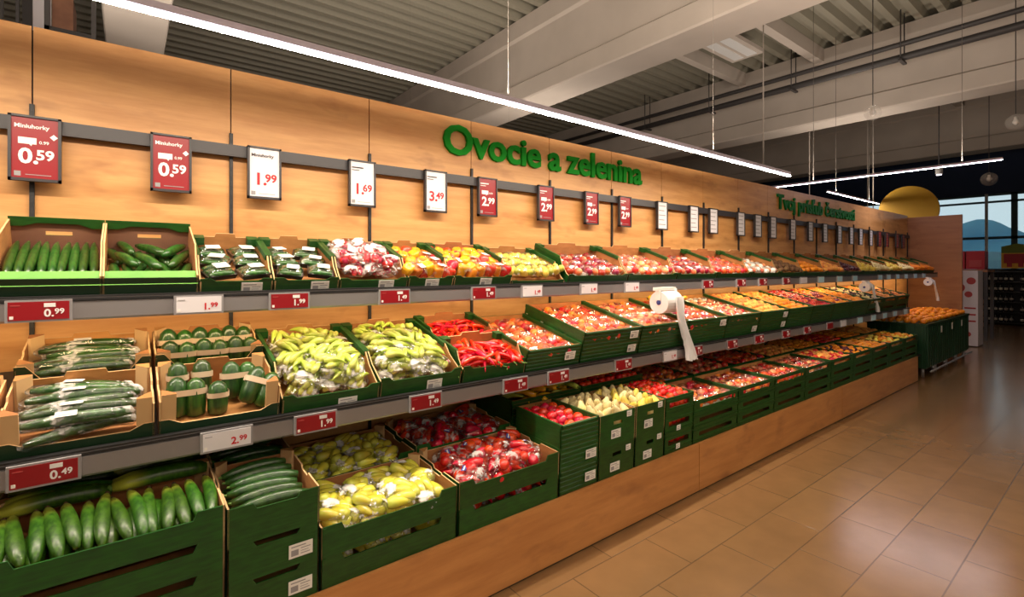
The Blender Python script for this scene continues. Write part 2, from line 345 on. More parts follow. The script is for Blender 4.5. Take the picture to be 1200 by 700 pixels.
# ---- price signs on the wall
SX = [(-.31,'r','0.59'),(.165,'r','0.59'),(.575,'w','1.99'),(1.11,'w','1.69'),(1.61,'w','3.49'),(2.03,'r','2.99'),(2.59,'r','2.99'),(3.11,'r','2.99'),(3.55,'r','2.99'),(4.11,'w',''),(4.66,'w',''),(5.04,'w',''),(5.64,'w',''),(6.05,'w',''),(6.45,'w',''),(7.02,'w',''),(7.59,'w',''),(8.11,'w',''),(8.67,'w',''),(9.17,'w',''),(9.6,'w',''),(10.09,'w',''),(10.54,'r',''),(10.96,'r',''),(11.57,'r',''),(11.95,'r','')]
for i, (x, c, p) in enumerate(SX):
    root = link('price_sign', None, None, T((x, WY-.06, 2.10)))
    col = {'r': 'red', 'w': 'white'}[c]; face = {'r': 'red_face', 'w': 'white_face'}[c]; ink = {'r': 'white', 'w': 'red_ink'}[c]
    tag(root, '%s price sign%s hung on the dark wall rail, %s from the left' % (col, ' reading '+p if p else ' with small print', ORD[i]), 'sign', 'price signs on the wall rail')
    w, h = .082, .138
    f = MB(); f.box(-w,-.012,-h,w,.014,-h+.012,'sign_frame'); f.box(-w,-.012,h-.009,w,.014,h,'sign_frame'); f.box(-w,-.012,-h,-w+.01,.014,h,'sign_frame'); f.box(w-.01,-.012,-h,w,.014,h,'sign_frame')
    f.box(-.02,.014,.03,.02,.02,.12,'sign_frame')
    link('frame', f.data('frame'), root)
    link('display', MB().box(-w+.01,-.005,-h+.012,w-.01,.012,h-.009,face).data('display'), root)
    if i < 9:
        pp = p or '1.49'
        if i >= 9: ink = 'ink'
        nk = 'white' if c == 'r' else 'ink'
        link('product_name', text_mesh('Miniuhorky', .0235, nk, .0004, .0006) if i < 3 else MB().box(0,.09,0,.07,.097,.001,nk).box(0,.076,0,.045,.080,.001,nk).data('product_name'), root, T((-w+.018, -.0062, .085 if i < 3 else .0)) @ FACE)
        if c == 'r':
            d = MB(); d.box(-.052,-.0065,.018,.004,-.005,.045,'white'); d.add([(-.02,-.0065,.019),(-.008,-.0065,.019),(-.012,-.0065,.010)], [(0,1,2)], 'white'); link('discount_box', d.data('discount_box'), root)
            link('old_price', text_mesh('0.99', .018, 'white', .0004, .0003), root, T((.012, -.0062, .022)) @ FACE)
            if i < 2: link('star_mark', MB().add([(.058,-.0065,.042),(.071,-.0065,.055),(.058,-.0065,.068),(.045,-.0065,.055)], [(0,1,2,3)], 'white').data('star_mark'), root)
        link('price', text_mesh(pp[:2], .088 if i < 9 else .06, ink, .0005, .0024), root, T((-.052, -.0062, -.062)) @ FACE)
        link('price', text_mesh(pp[2:], .058 if i < 9 else .042, ink, .0005, .0016), root, T((.002, -.0062, -.045)) @ FACE)
        link('small_print', MB().box(-.064,-.0062,-.118,-.044,-.005,-.098,'tag_grey').box(-.03,-.0062,-.112,.05,-.005,-.109,'tag_grey').data('small_print'), root)
    else:
        m = MB()
        for k in range(5): m.box(-.055,-.0062,.09-k*.045,.05-.02*(k%2),-.005,.098-k*.045,'tag_grey')
        link('small_print', m.data('small_print'), root)

# ================================================================ SHELVING
class Row:   # an inclined deck: local x along the wall, y up the slope, z square to the deck
    def __init__(s, yf, zf, ang, name): s.yf = yf; s.zf = zf; s.a = math.radians(ang); s.name = name
    def M(s, x, d=0, n=0): return T((x, s.yf, s.zf)) @ RX(s.a) @ T((0, d, n))
TOP = Row(2.47, 1.488, 20, 'top shelf'); MID = Row(2.20, .985, 14, 'middle shelf'); BOT = Row(1.955, .345, 2.5, 'bottom tier')
def shelf(row, x1, depth, lab, dark=True):
    root = link('produce_shelf', None, None, T((0, row.yf, row.zf))); tag(root, lab, 'shelf')
    R_ = RX(row.a)
    link('deck', MB().box(-3.1, 0, -.014, x1, depth, -.002, 'dark_metal').data('deck'), root, R_)
    for k in range(20):
        x = -3.1+.75*k+.02
        if x > x1: break
        b = MB(); b.prism([(.05, -.02), (depth, -.02), (depth, -.14), (depth-.05, -.14), (.05, -.05)], .004, 'dark_metal', lambda a, c, t, x=x: (x+t, a, c))
        link('bracket', b.data('bracket'), root, R_)
    r = MB(); pr = [(-.030, .004), (-.030, -.006), (-.024, -.012), (-.030, -.018), (-.030, -.078), (-.024, -.086), (-.006, -.086), (-.006, -.002), (.0, .004)]
    r.prism(pr, x1+3.1, 'rail_grey', lambda a, b, t: (-3.1+t, a, b)); link('price_rail', r.data('price_rail'), root)
    l = MB().box(-3.1, -.033, -.012, x1, -.0305, -.004, 'black').box(-3.1, -.032, -.001, x1, -.0, .006, 'black'); link('lip_shade_strip', l.data('lip_shade_strip'), root)  # black strips paint in the shade of the deck lip
shelf(TOP, 12.3, .46, 'top sloping shelf with grey price rail running along the whole wall')
shelf(MID, 9.3, .74, 'middle sloping shelf with grey price rail above the bottom crates')
root = link('bottom_deck', MB().box(-3.1, 1.965, .325, 9.0, WY-.02, .338, 'dark_metal').data('bottom_deck')); tag(root, 'dark steel deck carrying the bottom crates behind the oak plinth', 'shelf')
px = [-2.2, .5, 3.2, 5.9, 8.72]
for i in range(4):
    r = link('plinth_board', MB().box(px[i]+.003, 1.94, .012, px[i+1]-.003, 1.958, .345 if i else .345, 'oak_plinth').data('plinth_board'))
    tag(r, ['oak plinth board below the crates, at the lower left corner of the picture', 'oak plinth board below the tomato and pepper crates', 'long oak plinth board right of the first visible plinth seam', 'oak plinth board at the far end beside the dark orange bins'][i], 'plinth')
struct('baseboard_front', MB().box(-2.2, 1.948, 0, 8.72, 1.965, .014, 'black'))
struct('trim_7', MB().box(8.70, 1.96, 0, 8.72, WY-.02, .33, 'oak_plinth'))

# warm light tube added under the top shelf to brighten the oak below
R_ = RX(TOP.a)
root = link('added_shelf_light', None, None, T((0, TOP.yf, TOP.zf))); tag(root, 'added warm light tube under the top shelf, brightening the oak below', 'light')
link('added_light_tube', MB().box(-3.0, .035, -.034, 12.2, .055, -.016, 'foam').data('added_light_tube'), root)
for k in range(4):
    l_ = lamp('added_shelf_glow', (-3.0+3.8*(k+.5), .045, -.040), 3.7, .02, 13.0, (1, .70, .38), parent=root)
    l_.rotation_euler = (math.radians(50), 0, 0)
# rail price tags
def rtag(row, x, c, p, side, i):
    root = link('rail_price_tag', None, None, T((x, row.yf-.034, row.zf-.046)))
    tag(root, '%s price tag %son the %s rail, %s from the left' % ({'r': 'red', 'w': 'white', 'b': 'white window-sheen-painted'}[c], 'reading '+p+' ' if p else '', row.name, ORD[i]), 'price tag', 'price tags on the %s rail' % row.name)
    link('tag_frame', MB().box(-.088,-.010,-.038,.088,.003,.040,'tag_grey').data('tag_frame'), root)
    link('tag_face', MB().box(-.080,-.0115,-.031,.080,-.010,.034,{'r': 'red_face', 'w': 'white_face', 'b': 'white_window_sheen'}[c]).data('tag_face'), root)
    if x < 6:
        pr = p or '1.49'; k = 'white' if c == 'r' else 'red_ink'
        link('price', text_mesh(pr[:2], .038, k, .0004, .001), root, T((.012, -.0122, -.020)) @ FACE)
        link('price', text_mesh(pr[2:], .027, k, .0004, .0007), root, T((.040, -.0122, -.011)) @ FACE)
        link('small_print', MB().box(-.074,-.0125,.02,-.05,-.011,.023,'print' if c != 'r' else 'pink_print').box(-.076,-.0125,-.026,-.066,-.011,-.015,'foam').data('small_print'), root)
        if c == 'r': link('discount_box', MB().box(.012,-.0125,.014,.043,-.011,.028,'white').data('discount_box'), root)
TT = [(-.25,'r','0.99'),(.235,'w','1.99'),(.59,'r','1.99'),(1.11,'r','1.49'),(1.68,'r',''),(2.06,'w',''),(2.59,'w',''),(3.07,'w',''),(4.15,'r',''),(4.75,'r',''),(5.2,'r',''),(5.75,'r',''),(6.2,'w',''),(6.7,'b',''),(7.3,'b',''),(7.85,'b',''),(8.9,'b',''),(9.3,'b',''),(9.75,'b',''),(10.2,'b',''),(10.75,'b',''),(11.3,'b','')]
for i, (x, c, p) in enumerate(TT): rtag(TOP, x, c, p, 0, i)
MT = [(-.21,'r','0.49'),(.30,'w','2.99'),(.63,'r','1.99'),(1.15,'r','1.49'),(1.71,'r',''),(2.04,'r',''),(2.64,'r',''),(3.17,'w',''),(3.52,'r',''),(4.07,'r',''),(4.55,'r',''),(5.1,'r',''),(5.6,'r',''),(6.2,'r',''),(6.6,'w',''),(7.15,'b',''),(7.65,'b',''),(8.1,'b',''),(8.55,'b',''),(9.05,'b','')]
for i, (x, c, p) in enumerate(MT): rtag(MID, x, c, p, 0, i)

# ================================================================ PRODUCE PROTOTYPES
# proto: (name, root mesh, [(part name, mesh, matrix)...])
def M_(f, *a): b = MB(); f(b, *a); return b.data('m')
SPH = [(.02,-.93),(.35,-.97),(.72,-.75),(.95,-.35),(1,.05),(.93,.42),(.72,.74),(.42,.90),(.18,.86),(.03,.78)]
def fruit(m, r, flat=1., n=12): return MB().rev([(a*r, b*r*flat) for a, b in SPH], m, n).data(m)
def pepper_mesh(m, r, h, lob=4):
    pr = [(.02,-.9),(.3,-1),(.6,-.93),(.8,-.6),(.92,-.1),(1.,.4),(.95,.75),(.7,.93),(.35,.86),(.1,.74)]
    return MB().rev([(a*r, b*h) for a, b in pr], m, 16, lobes=lob, amp=.09).data(m)
def stem_mesh(r, h, m='stem'): return MB().tube([(0,0,0),(0,0,h*.5),(h*.2,0,h)], [r*1.4, r, r*1.1], m, 6).data(m)
def long_mesh(m, L, r, bend=.1, tip=None, taper=(.55,.9,1,1,.95,.8,.45), n=10, stem=True):
    k = len(taper); b = MB(); pts = []; rs = []
    for i in range(k):
        t = i/(k-1); pts.append(((0), L*(t-.5), bend*L*(math.sin(t*PI)))); rs.append(r*taper[i])
    if tip:
        b.tube(pts[:-2], rs[:-2], m, n, caps=True); b.tube(pts[-3:], rs[-3:], tip, n); b.tube([(p[0], p[1]-.0, p[2]) for p in pts[:2]], [rs[0]*1.02, rs[1]*.9], m, n)
    else: b.tube(pts, rs, m, n)
    return b.data(m)
def chili_mesh(m, L, r, bend=.15):
    return long_mesh(m, L, r, bend, None, (.7,1,.95,.8,.6,.35,.08), 7)
def film_mesh(sx, sy, sz, m='film', seed=1, n=14, amp=.12):
    rr = random.Random(seed); b = MB(); pr = []
    for i in range(9):
        a = PI*i/8; pr.append((max(.04, abs(math.sin(a))**.6), -math.cos(a)))
    vs = []; 
    for r, z in pr:
        for j in range(n):
            t = 2*PI*j/n; c, s = math.cos(t), math.sin(t)
            q = 1/max(abs(c), abs(s))**.6*(1+rr.uniform(-amp, amp)); vs.append((r*q*c*sx, r*q*s*sy, z*sz*(1+rr.uniform(-amp, amp))))
    fs = [(i*n+j, i*n+(j+1) % n, (i+1)*n+(j+1) % n, (i+1)*n+j) for i in range(8) for j in range(n)]
    fs += [tuple(range(n))[::-1], tuple(8*n+j for j in range(n))]
    b.add(vs, fs, m, False)
    # twisted / sealed end
    o = []; 
    for j in range(6): o.append((sx*.45*(j/5-.5)*2, sy*1.28+rr.uniform(-.1, .1)*sy, sz*(.3+rr.uniform(-.4, .5))))
    for j in range(6): o.append((sx*.25*(j/5-.5)*2, sy*.9, sz*.25))
    b.add(o, [(j, j+1, j+7, j+6) for j in range(5)], m)
    return b.data(m)
label_me = MB().box(-.028,-.02,0,.028,.02,.0012,'paper').box(-.022,-.012,.0012,.010,-.009,.0016,'print').box(-.022,-.002,.0012,.016,.0,.0016,'print').box(-.022,.008,.0012,.004,.010,.0016,'print').data('label')

PR = {}
def bag_of(name, noun, item, kids, sx, sy, sz, labelled=True, film='film', seed=1, kidname='fruit', cat='bag'):
    parts = [(kidname, item[i % len(item)], k) for i, k in enumerate(kids)]
    if labelled: parts.append(('paper_label', label_me, T((sx*.15, -sy*.2, sz*1.0)) @ RZ(.3) @ RX(.1)))
    PR[name] = (noun, film_mesh(sx, sy, sz, film, seed), parts, cat)
pepY = pepper_mesh('gold_pepper', .036, .045); pepR = pepper_mesh('red_fruit', .036, .045, 3); pepO = pepper_mesh('orange', .034, .043)
ptY = long_mesh('yellow_pepper', .095, .026, .03, None, (.75,1,.95,.78,.55,.3), 8); ptL = chili_mesh('lime_pepper', .105, .0155, .12); ptR = chili_mesh('red_fruit', .12, .024, .06)
rad = fruit('radish', .017, .95, 8); radw = chili_mesh('radish_white', .05, .004)
tomR = fruit('red_fruit', .031, .85, 10)
apR = fruit('apple_red', .034, .9, 10); apO = fruit('apple_orange', .034, .9, 10); apP = fruit('apple_pink', .033, .9, 10); apD = fruit('dark_red', .033, .9, 10)
def lay(n, r, sp=.9, rot=True, seed=0):
    rr = random.Random(seed); out = []
    cols = n if n < 4 else (n+1)//2
    for i in range(n):
        x = (i % cols-(cols-1)/2)*r*2*sp; y = ((i//cols)-.5)*r*2*sp if n >= 4 else rr.uniform(-.2, .2)*r
        out.append(T((x, y, rr.uniform(-.1, .1)*r)) @ (Euler((rr.uniform(-.5, .5), rr.uniform(-.5, .5), rr.uniform(0, 6))).to_matrix().to_4x4() if rot else RZ(rr.uniform(-.2, .2))))
    return out
bag_of('tri_pack', 'clear pack of three mixed bell peppers', [pepR, pepY, pepO], lay(3, .037, .95, seed=2), .062, .048, .045, False, 'film_thin', 3, 'bell_pepper', 'pack')
bag_of('tri_pack_b', 'clear pack of three mixed bell peppers', [pepY, pepO, pepR], lay(3, .037, .95, seed=5), .062, .048, .045, True, 'film_thin', 4, 'bell_pepper', 'pack')
def pts(n, w, seed):
    rr = random.Random(seed); return [T(((i % 4-1.5)*w, rr.uniform(-.015, .015), (i//4)*.028-.012+rr.uniform(-.004, .004))) @ RZ(rr.uniform(-.55, .55)+(PI if rr.random() < .5 else 0)) for i in range(n)]
bag_of('lime_bag', 'clear bag of pale green pointed peppers', [ptL], pts(12, .027, 1), .072, .085, .036, False, 'film_white_glint', 6, 'pointed_pepper')
bag_of('lime_bag_b', 'clear bag of pale green pointed peppers', [ptL, ptL, ptL], pts(12, .027, 8), .072, .085, .036, True, 'film_white_glint', 7, 'pointed_pepper')
bag_of('yellow_bag', 'clear bag of yellow pointed peppers', [ptY], pts(8, .032, 4), .068, .078, .034, False, 'film_white_glint', 9, 'pointed_pepper')
bag_of('red_bag', 'clear bag of red peppers', [tomR, ptR, tomR], lay(5, .036, .9, seed=11), .075, .06, .04, False, 'film', 12, 'red_pepper')
bag_of('red_bag_b', 'clear bag of red peppers', [ptR, apR], pts(6, .034, 14), .072, .072, .038, False, 'film', 15, 'red_pepper')
PR['red_bag_b'][2].append(('printed_sticker', MB().box(-.018,-.012,0,.018,.012,.001,'blue_print').box(-.014,-.004,.001,.014,.004,.0015,'white').data('s'), T((0,-.02,.04)) @ RX(.1)))
bag_of('radish_bag', 'clear labelled bag of red radishes', [rad], [T((R.uniform(-.045,.045), R.uniform(-.055,.05), R.uniform(-.012,.016))) for i in range(13)], .062, .078, .034, True, 'film_white_glint', 21, 'radish')
bag_of('potato_bag', 'white streaked clear bag of small yellow citrus', [fruit('lemon', .026, 1.15, 8), fruit('pear', .024, 1, 8)], lay(8, .028, .95, seed=3), .06, .06, .034, False, 'film', 23, 'citrus')
def tray_pack(name, noun, items, n, r, seed, m='foam', film='film_thin', sx=.075, sy=.055, lab=False, kid='apple'):
    b = MB(); pr = [(sx*.9,0),(sx,.022),(sx*.97,.022),(sx*.86,.004)]
    q = lambda s, z: [(-s,-s*sy/sx,z),(s,-s*sy/sx,z),(s,s*sy/sx,z),(-s,s*sy/sx,z)]
    vs = []; [vs.extend(q(s, z)) for s, z in pr]
    fs = [(3,2,1,0)]+[(k*4+j, k*4+(j+1) % 4, k*4+4+(j+1) % 4, k*4+4+j) for k in range(3) for j in range(4)]+[(12,13,14,15)]
    b.add(vs, fs, m)
    ks = lay(n, r, .98, True, seed)
    parts = [(kid, items[i % len(items)], T((0,0,.004+r*.88)) @ k) for i, k in enumerate(ks)]
    fm = MB(); rr = random.Random(seed)
    N_ = 7; vs = []
    for i in range(N_):
        for j in range(N_):
            x = -1+2*i/(N_-1); y = -1+2*j/(N_-1); e = max(abs(x), abs(y)); vs.append((x*sx*.98, y*sy*.98, (.022 if e > .99 else .004+r*2.0+rr.uniform(-.004, .003)-(.012 if e > .6 else 0))))
    fm.add(vs, [(i*N_+j, i*N_+j+1, (i+1)*N_+j+1, (i+1)*N_+j) for i in range(N_-1) for j in range(N_-1)], film)
    parts.append(('film', fm.data('film'), Matrix()))
    if lab: parts.append(('paper_label', label_me, T((0, -sy*.15, .006+r*2.0)) @ RZ(.1)))
    PR[name] = (noun, b.data(name), parts, 'pack')
tray_pack('apple_tray', 'filmed tray of red and yellow apples', [apR, apO], 4, .034, 1)
tray_pack('apple_tray_o', 'filmed tray of orange blushed apples', [apO, apR, apO], 4, .034, 4)
tray_pack('pink_tray', 'filmed tray of pink apples', [apP, apR, apP], 4, .034, 2)
tray_pack('dark_tray', 'filmed tray of dark red apples', [apD, apP, apD], 4, .034, 3)
tray_pack('white_tray', 'filmed tray of pale pink vegetables', [fruit('radish_white', .03, .9, 8), apP, fruit('radish_white', .03, .9, 8)], 4, .031, 6)
miniC = long_mesh('cucumber', .105, .014, .02, n=8)
tray_pack('mini_cucumber_tray', 'labelled black tray of small cucumbers', [miniC], 3, .026, 8, 'tray_black', 'film_thin', .062, .052, True, 'small_cucumber')
PR['mini_cucumber_tray'] = (PR['mini_cucumber_tray'][0], PR['mini_cucumber_tray'][1], [('small_cucumber', miniC, T((0, (i-1.5)*.024, .022+(.004 if i % 2 else 0))) @ RZ(PI/2+.05*i)) for i in range(4)]+[(p[0], p[1], S3(1,1,.88)) if p[0] == 'film' else (p[0], p[1], T((.01,-.004,.052)) @ S3(1.05,1.25,1)) for p in PR['mini_cucumber_tray'][2] if p[0] in ('film', 'paper_label')], 'pack')
# loose items
PR['orange'] = ('loose orange', fruit('orange', .036, .97, 12), [('calyx', stem_mesh(.003, .004), T((0,0,.030)))], 'orange')
PR['mandarin'] = ('loose mandarin', fruit('orange', .030, .82, 10), [('calyx', stem_mesh(.003, .004), T((0,0,.021)))], 'mandarin')
PR['peach'] = ('loose peach', fruit('peach', .033, .93, 10), [], 'peach')
PR['red_apple'] = ('loose red apple', fruit('apple_red', .034, .9, 10), [('stem', stem_mesh(.0015, .018, 'stem_brown'), T((0,0,.024)))], 'apple')
PR['dark_apple'] = ('loose dark red apple', fruit('dark_red', .034, .9, 10), [('stem', stem_mesh(.0015, .018, 'stem_brown'), T((0,0,.024)))], 'apple')
PR['shiny_apple'] = ('loose bright red apple', fruit('red_fruit', .033, .88, 12), [('stem', stem_mesh(.0015, .018, 'stem_brown'), T((0,0,.022)))], 'apple')
PR['plum'] = ('loose dark plum', fruit('plum', .024, 1.1, 8), [], 'plum')
PR['lemon'] = ('loose yellow lemon', MB().rev([(.003,-.042),(.010,-.036),(.022,-.024),(.027,0),(.023,.02),(.011,.033),(.006,.038)], 'lemon', 10).data('lemon'), [], 'lemon')
PR['garlic'] = ('loose pale onion', MB().rev([(.004,-.022),(.022,-.018),(.030,-.002),(.026,.014),(.010,.024),(.005,.036)], 'pale', 10, lobes=6, amp=.05).data('onion'), [], 'onion')
PR['kiwi'] = ('loose brown kiwi', fruit('kiwi', .027, 1.2, 8), [], 'kiwi')
PR['pear'] = ('loose pale yellow pear', MB().rev([(.006,-.034),(.024,-.030),(.032,-.012),(.029,.008),(.018,.028),(.012,.042),(.004,.047)], 'pale', 10).data('pear'), [('stem', stem_mesh(.0015, .018, 'stem_brown'), T((0,0,.044)))], 'pear')
PR['green_pear'] = ('loose yellow pear', MB().rev([(.006,-.034),(.024,-.030),(.032,-.012),(.029,.008),(.018,.028),(.012,.042),(.004,.047)], 'lemon', 10).data('pear'), [('stem', stem_mesh(.0015, .018, 'stem_brown'), T((0,0,.044)))], 'pear')
PR['leaf_pepper'] = ('yellow green pointed pepper', chili_mesh('lime_pepper', .15, .02, .1), [('stem', stem_mesh(.004, .02), T((0,-.075,0)) @ RX(PI/2))], 'pepper')
PR['gold_pointed'] = ('golden pointed pepper', chili_mesh('gold_pepper', .13, .022, .1), [('stem', stem_mesh(.004, .02), T((0,-.065,0)) @ RX(PI/2))], 'pepper')
PR['tomato'] = ('loose red tomato', fruit('tomato', .029, .86, 12), [('calyx', MB().add([(0,0,.002)]+[(.018*(1 if k % 2 else .3)*math.cos(k*PI/5), .018*(1 if k % 2 else .3)*math.sin(k*PI/5), .003) for k in range(10)], [(0, k+1, (k+1) % 10+1) for k in range(10)], 'stem').data('calyx'), T((0,0,.0225)))], 'tomato')
PR['chili'] = ('long red chili pepper', chili_mesh('chili', .15, .014, .12), [('stem', stem_mesh(.003, .025), T((0,-.075,0)) @ RX(PI/2))], 'chili')
PR['carrot'] = ('orange carrot', chili_mesh('carrot', .18, .016, .03), [], 'carrot')
PR['zucchini'] = ('large pale-tipped zucchini', long_mesh('zucchini', .27, .031, .12, None, (.35,.80,.98,1.,.97,.90,.80,.70,.40), 12), [('blossom_end', stem_mesh(.010, .018, 'stem_brown'), T((0,.132,.0)) @ RX(-PI/2))], 'zucchini')
PR['zucchini_plain'] = ('large green zucchini', long_mesh('zucchini', .34, .030, .03, None, (.6,.9,1.,1,.95,.9,.55), 12), [('stem_end', stem_mesh(.011, .02), T((0,.168,0)) @ RX(-PI/2))], 'zucchini')
PR['cucumber'] = ('dark green cucumber', long_mesh('cucumber', .17, .019, .03, None, n=9), [('stem_end', stem_mesh(.004, .01), T((0,.083,0)) @ RX(-PI/2))], 'cucumber')
cuc = long_mesh('cucumber', .31, .021, .03, None, n=10)
fm = MB(); fm.tube([(0,-.165,-.002),(0,-.15,0),(0,0,.008),(0,.15,0),(0,.17,-.002)], [.006,.022,.024,.022,.006], 'film', 9, False); fmd = fm.data('film')
PR['wrapped_cucumber'] = ('film wrapped cucumber with white label', cuc, [('film', fmd, Matrix()), ('paper_label', MB().box(-.014,-.03,.0,.014,.03,.001,'paper').box(-.008,-.02,.001,-.004,.02,.0015,'print').data('pl'), T((0,.03,.0325)))], 'cucumber')
PR['wrapped_cucumber_plain'] = ('plain film wrapped cucumber', cuc, [('film', fmd, Matrix())], 'cucumber')
PR['dark_cucumber'] = ('long dark green cucumber', long_mesh('cucumber_dark', .24, .024, .04, None, n=10), [('stem_end', stem_mesh(.005, .012), T((0,.118,0)) @ RX(-PI/2))], 'cucumber')
# banded avocado / zucchini bundle standing on end
bm_ = MB().rev([(.02,0),(.034,.01),(.037,.05),(.036,.10),(.030,.135),(.016,.15),(.004,.155)], 'cucumber_dark', 12).data('b')
bl_ = MB().rev([(.02,0),(.034,.01),(.037,.05),(.036,.10),(.030,.13),(.016,.145),(.004,.15)], 'cucumber', 12).data('b')
def band_mesh(w):
    b = MB(); n = 20; vs = []
    for z in (.085, .108):
        for j in range(n):
            a = 2*PI*j/n; vs.append((w*math.copysign(abs(math.cos(a))**.6, math.cos(a)), .041*math.copysign(abs(math.sin(a))**.8, math.sin(a)), z))
    return b.add(vs, [(j, (j+1) % n, n+(j+1) % n, n+j) for j in range(n)], 'band', True).data('band')
PR['bundle'] = ('upright zucchini pair tied with a paper band', bm_, [('zucchini', bl_, T((.062,-.004,-.004))), ('paper_band', band_mesh(.072), T((.031,0,0)))], 'zucchini bundle')
PR['single_band'] = ('upright dark green zucchini with a paper band', bm_, [('paper_band', band_mesh(.0395), Matrix())], 'zucchini')

NOBJ = [0]
def spawn(pname, M, where, group, children=True, name=None):
    noun, me, parts, cat = PR[pname]
    if not me.materials: pass
    nm = {'tri_pack': 'pepper_pack', 'tri_pack_b': 'pepper_pack', 'lime_bag': 'pepper_bag', 'lime_bag_b': 'pepper_bag', 'yellow_bag': 'pepper_bag', 'red_bag': 'pepper_bag', 'red_bag_b': 'pepper_bag',
          'apple_tray': 'apple_pack', 'apple_tray_o': 'apple_pack', 'pink_tray': 'apple_pack', 'dark_tray': 'apple_pack', 'white_tray': 'vegetable_pack', 'mini_cucumber_tray': 'cucumber_pack', 'potato_bag': 'citrus_bag', 'dark_apple': 'apple', 'red_apple': 'apple', 'shiny_apple': 'apple',
          'leaf_pepper': 'pointed_pepper', 'gold_pointed': 'pointed_pepper', 'zucchini_plain': 'zucchini', 'wrapped_cucumber_plain': 'wrapped_cucumber', 'dark_cucumber': 'cucumber', 'bundle': 'zucchini_bundle', 'single_band': 'banded_zucchini', 'green_pear': 'pear', 'garlic': 'onion'}.get(pname, pname)
    o = link(nm, me, None, M); tag(o, noun+' '+where, cat, group); NOBJ[0] += 1
    for pn, pm, pM in parts:
        if not children and pn in ('stem', 'calyx', 'stem_end', 'paper_label', 'printed_sticker'): continue
        link(pn, pm, o, pM)
    return o

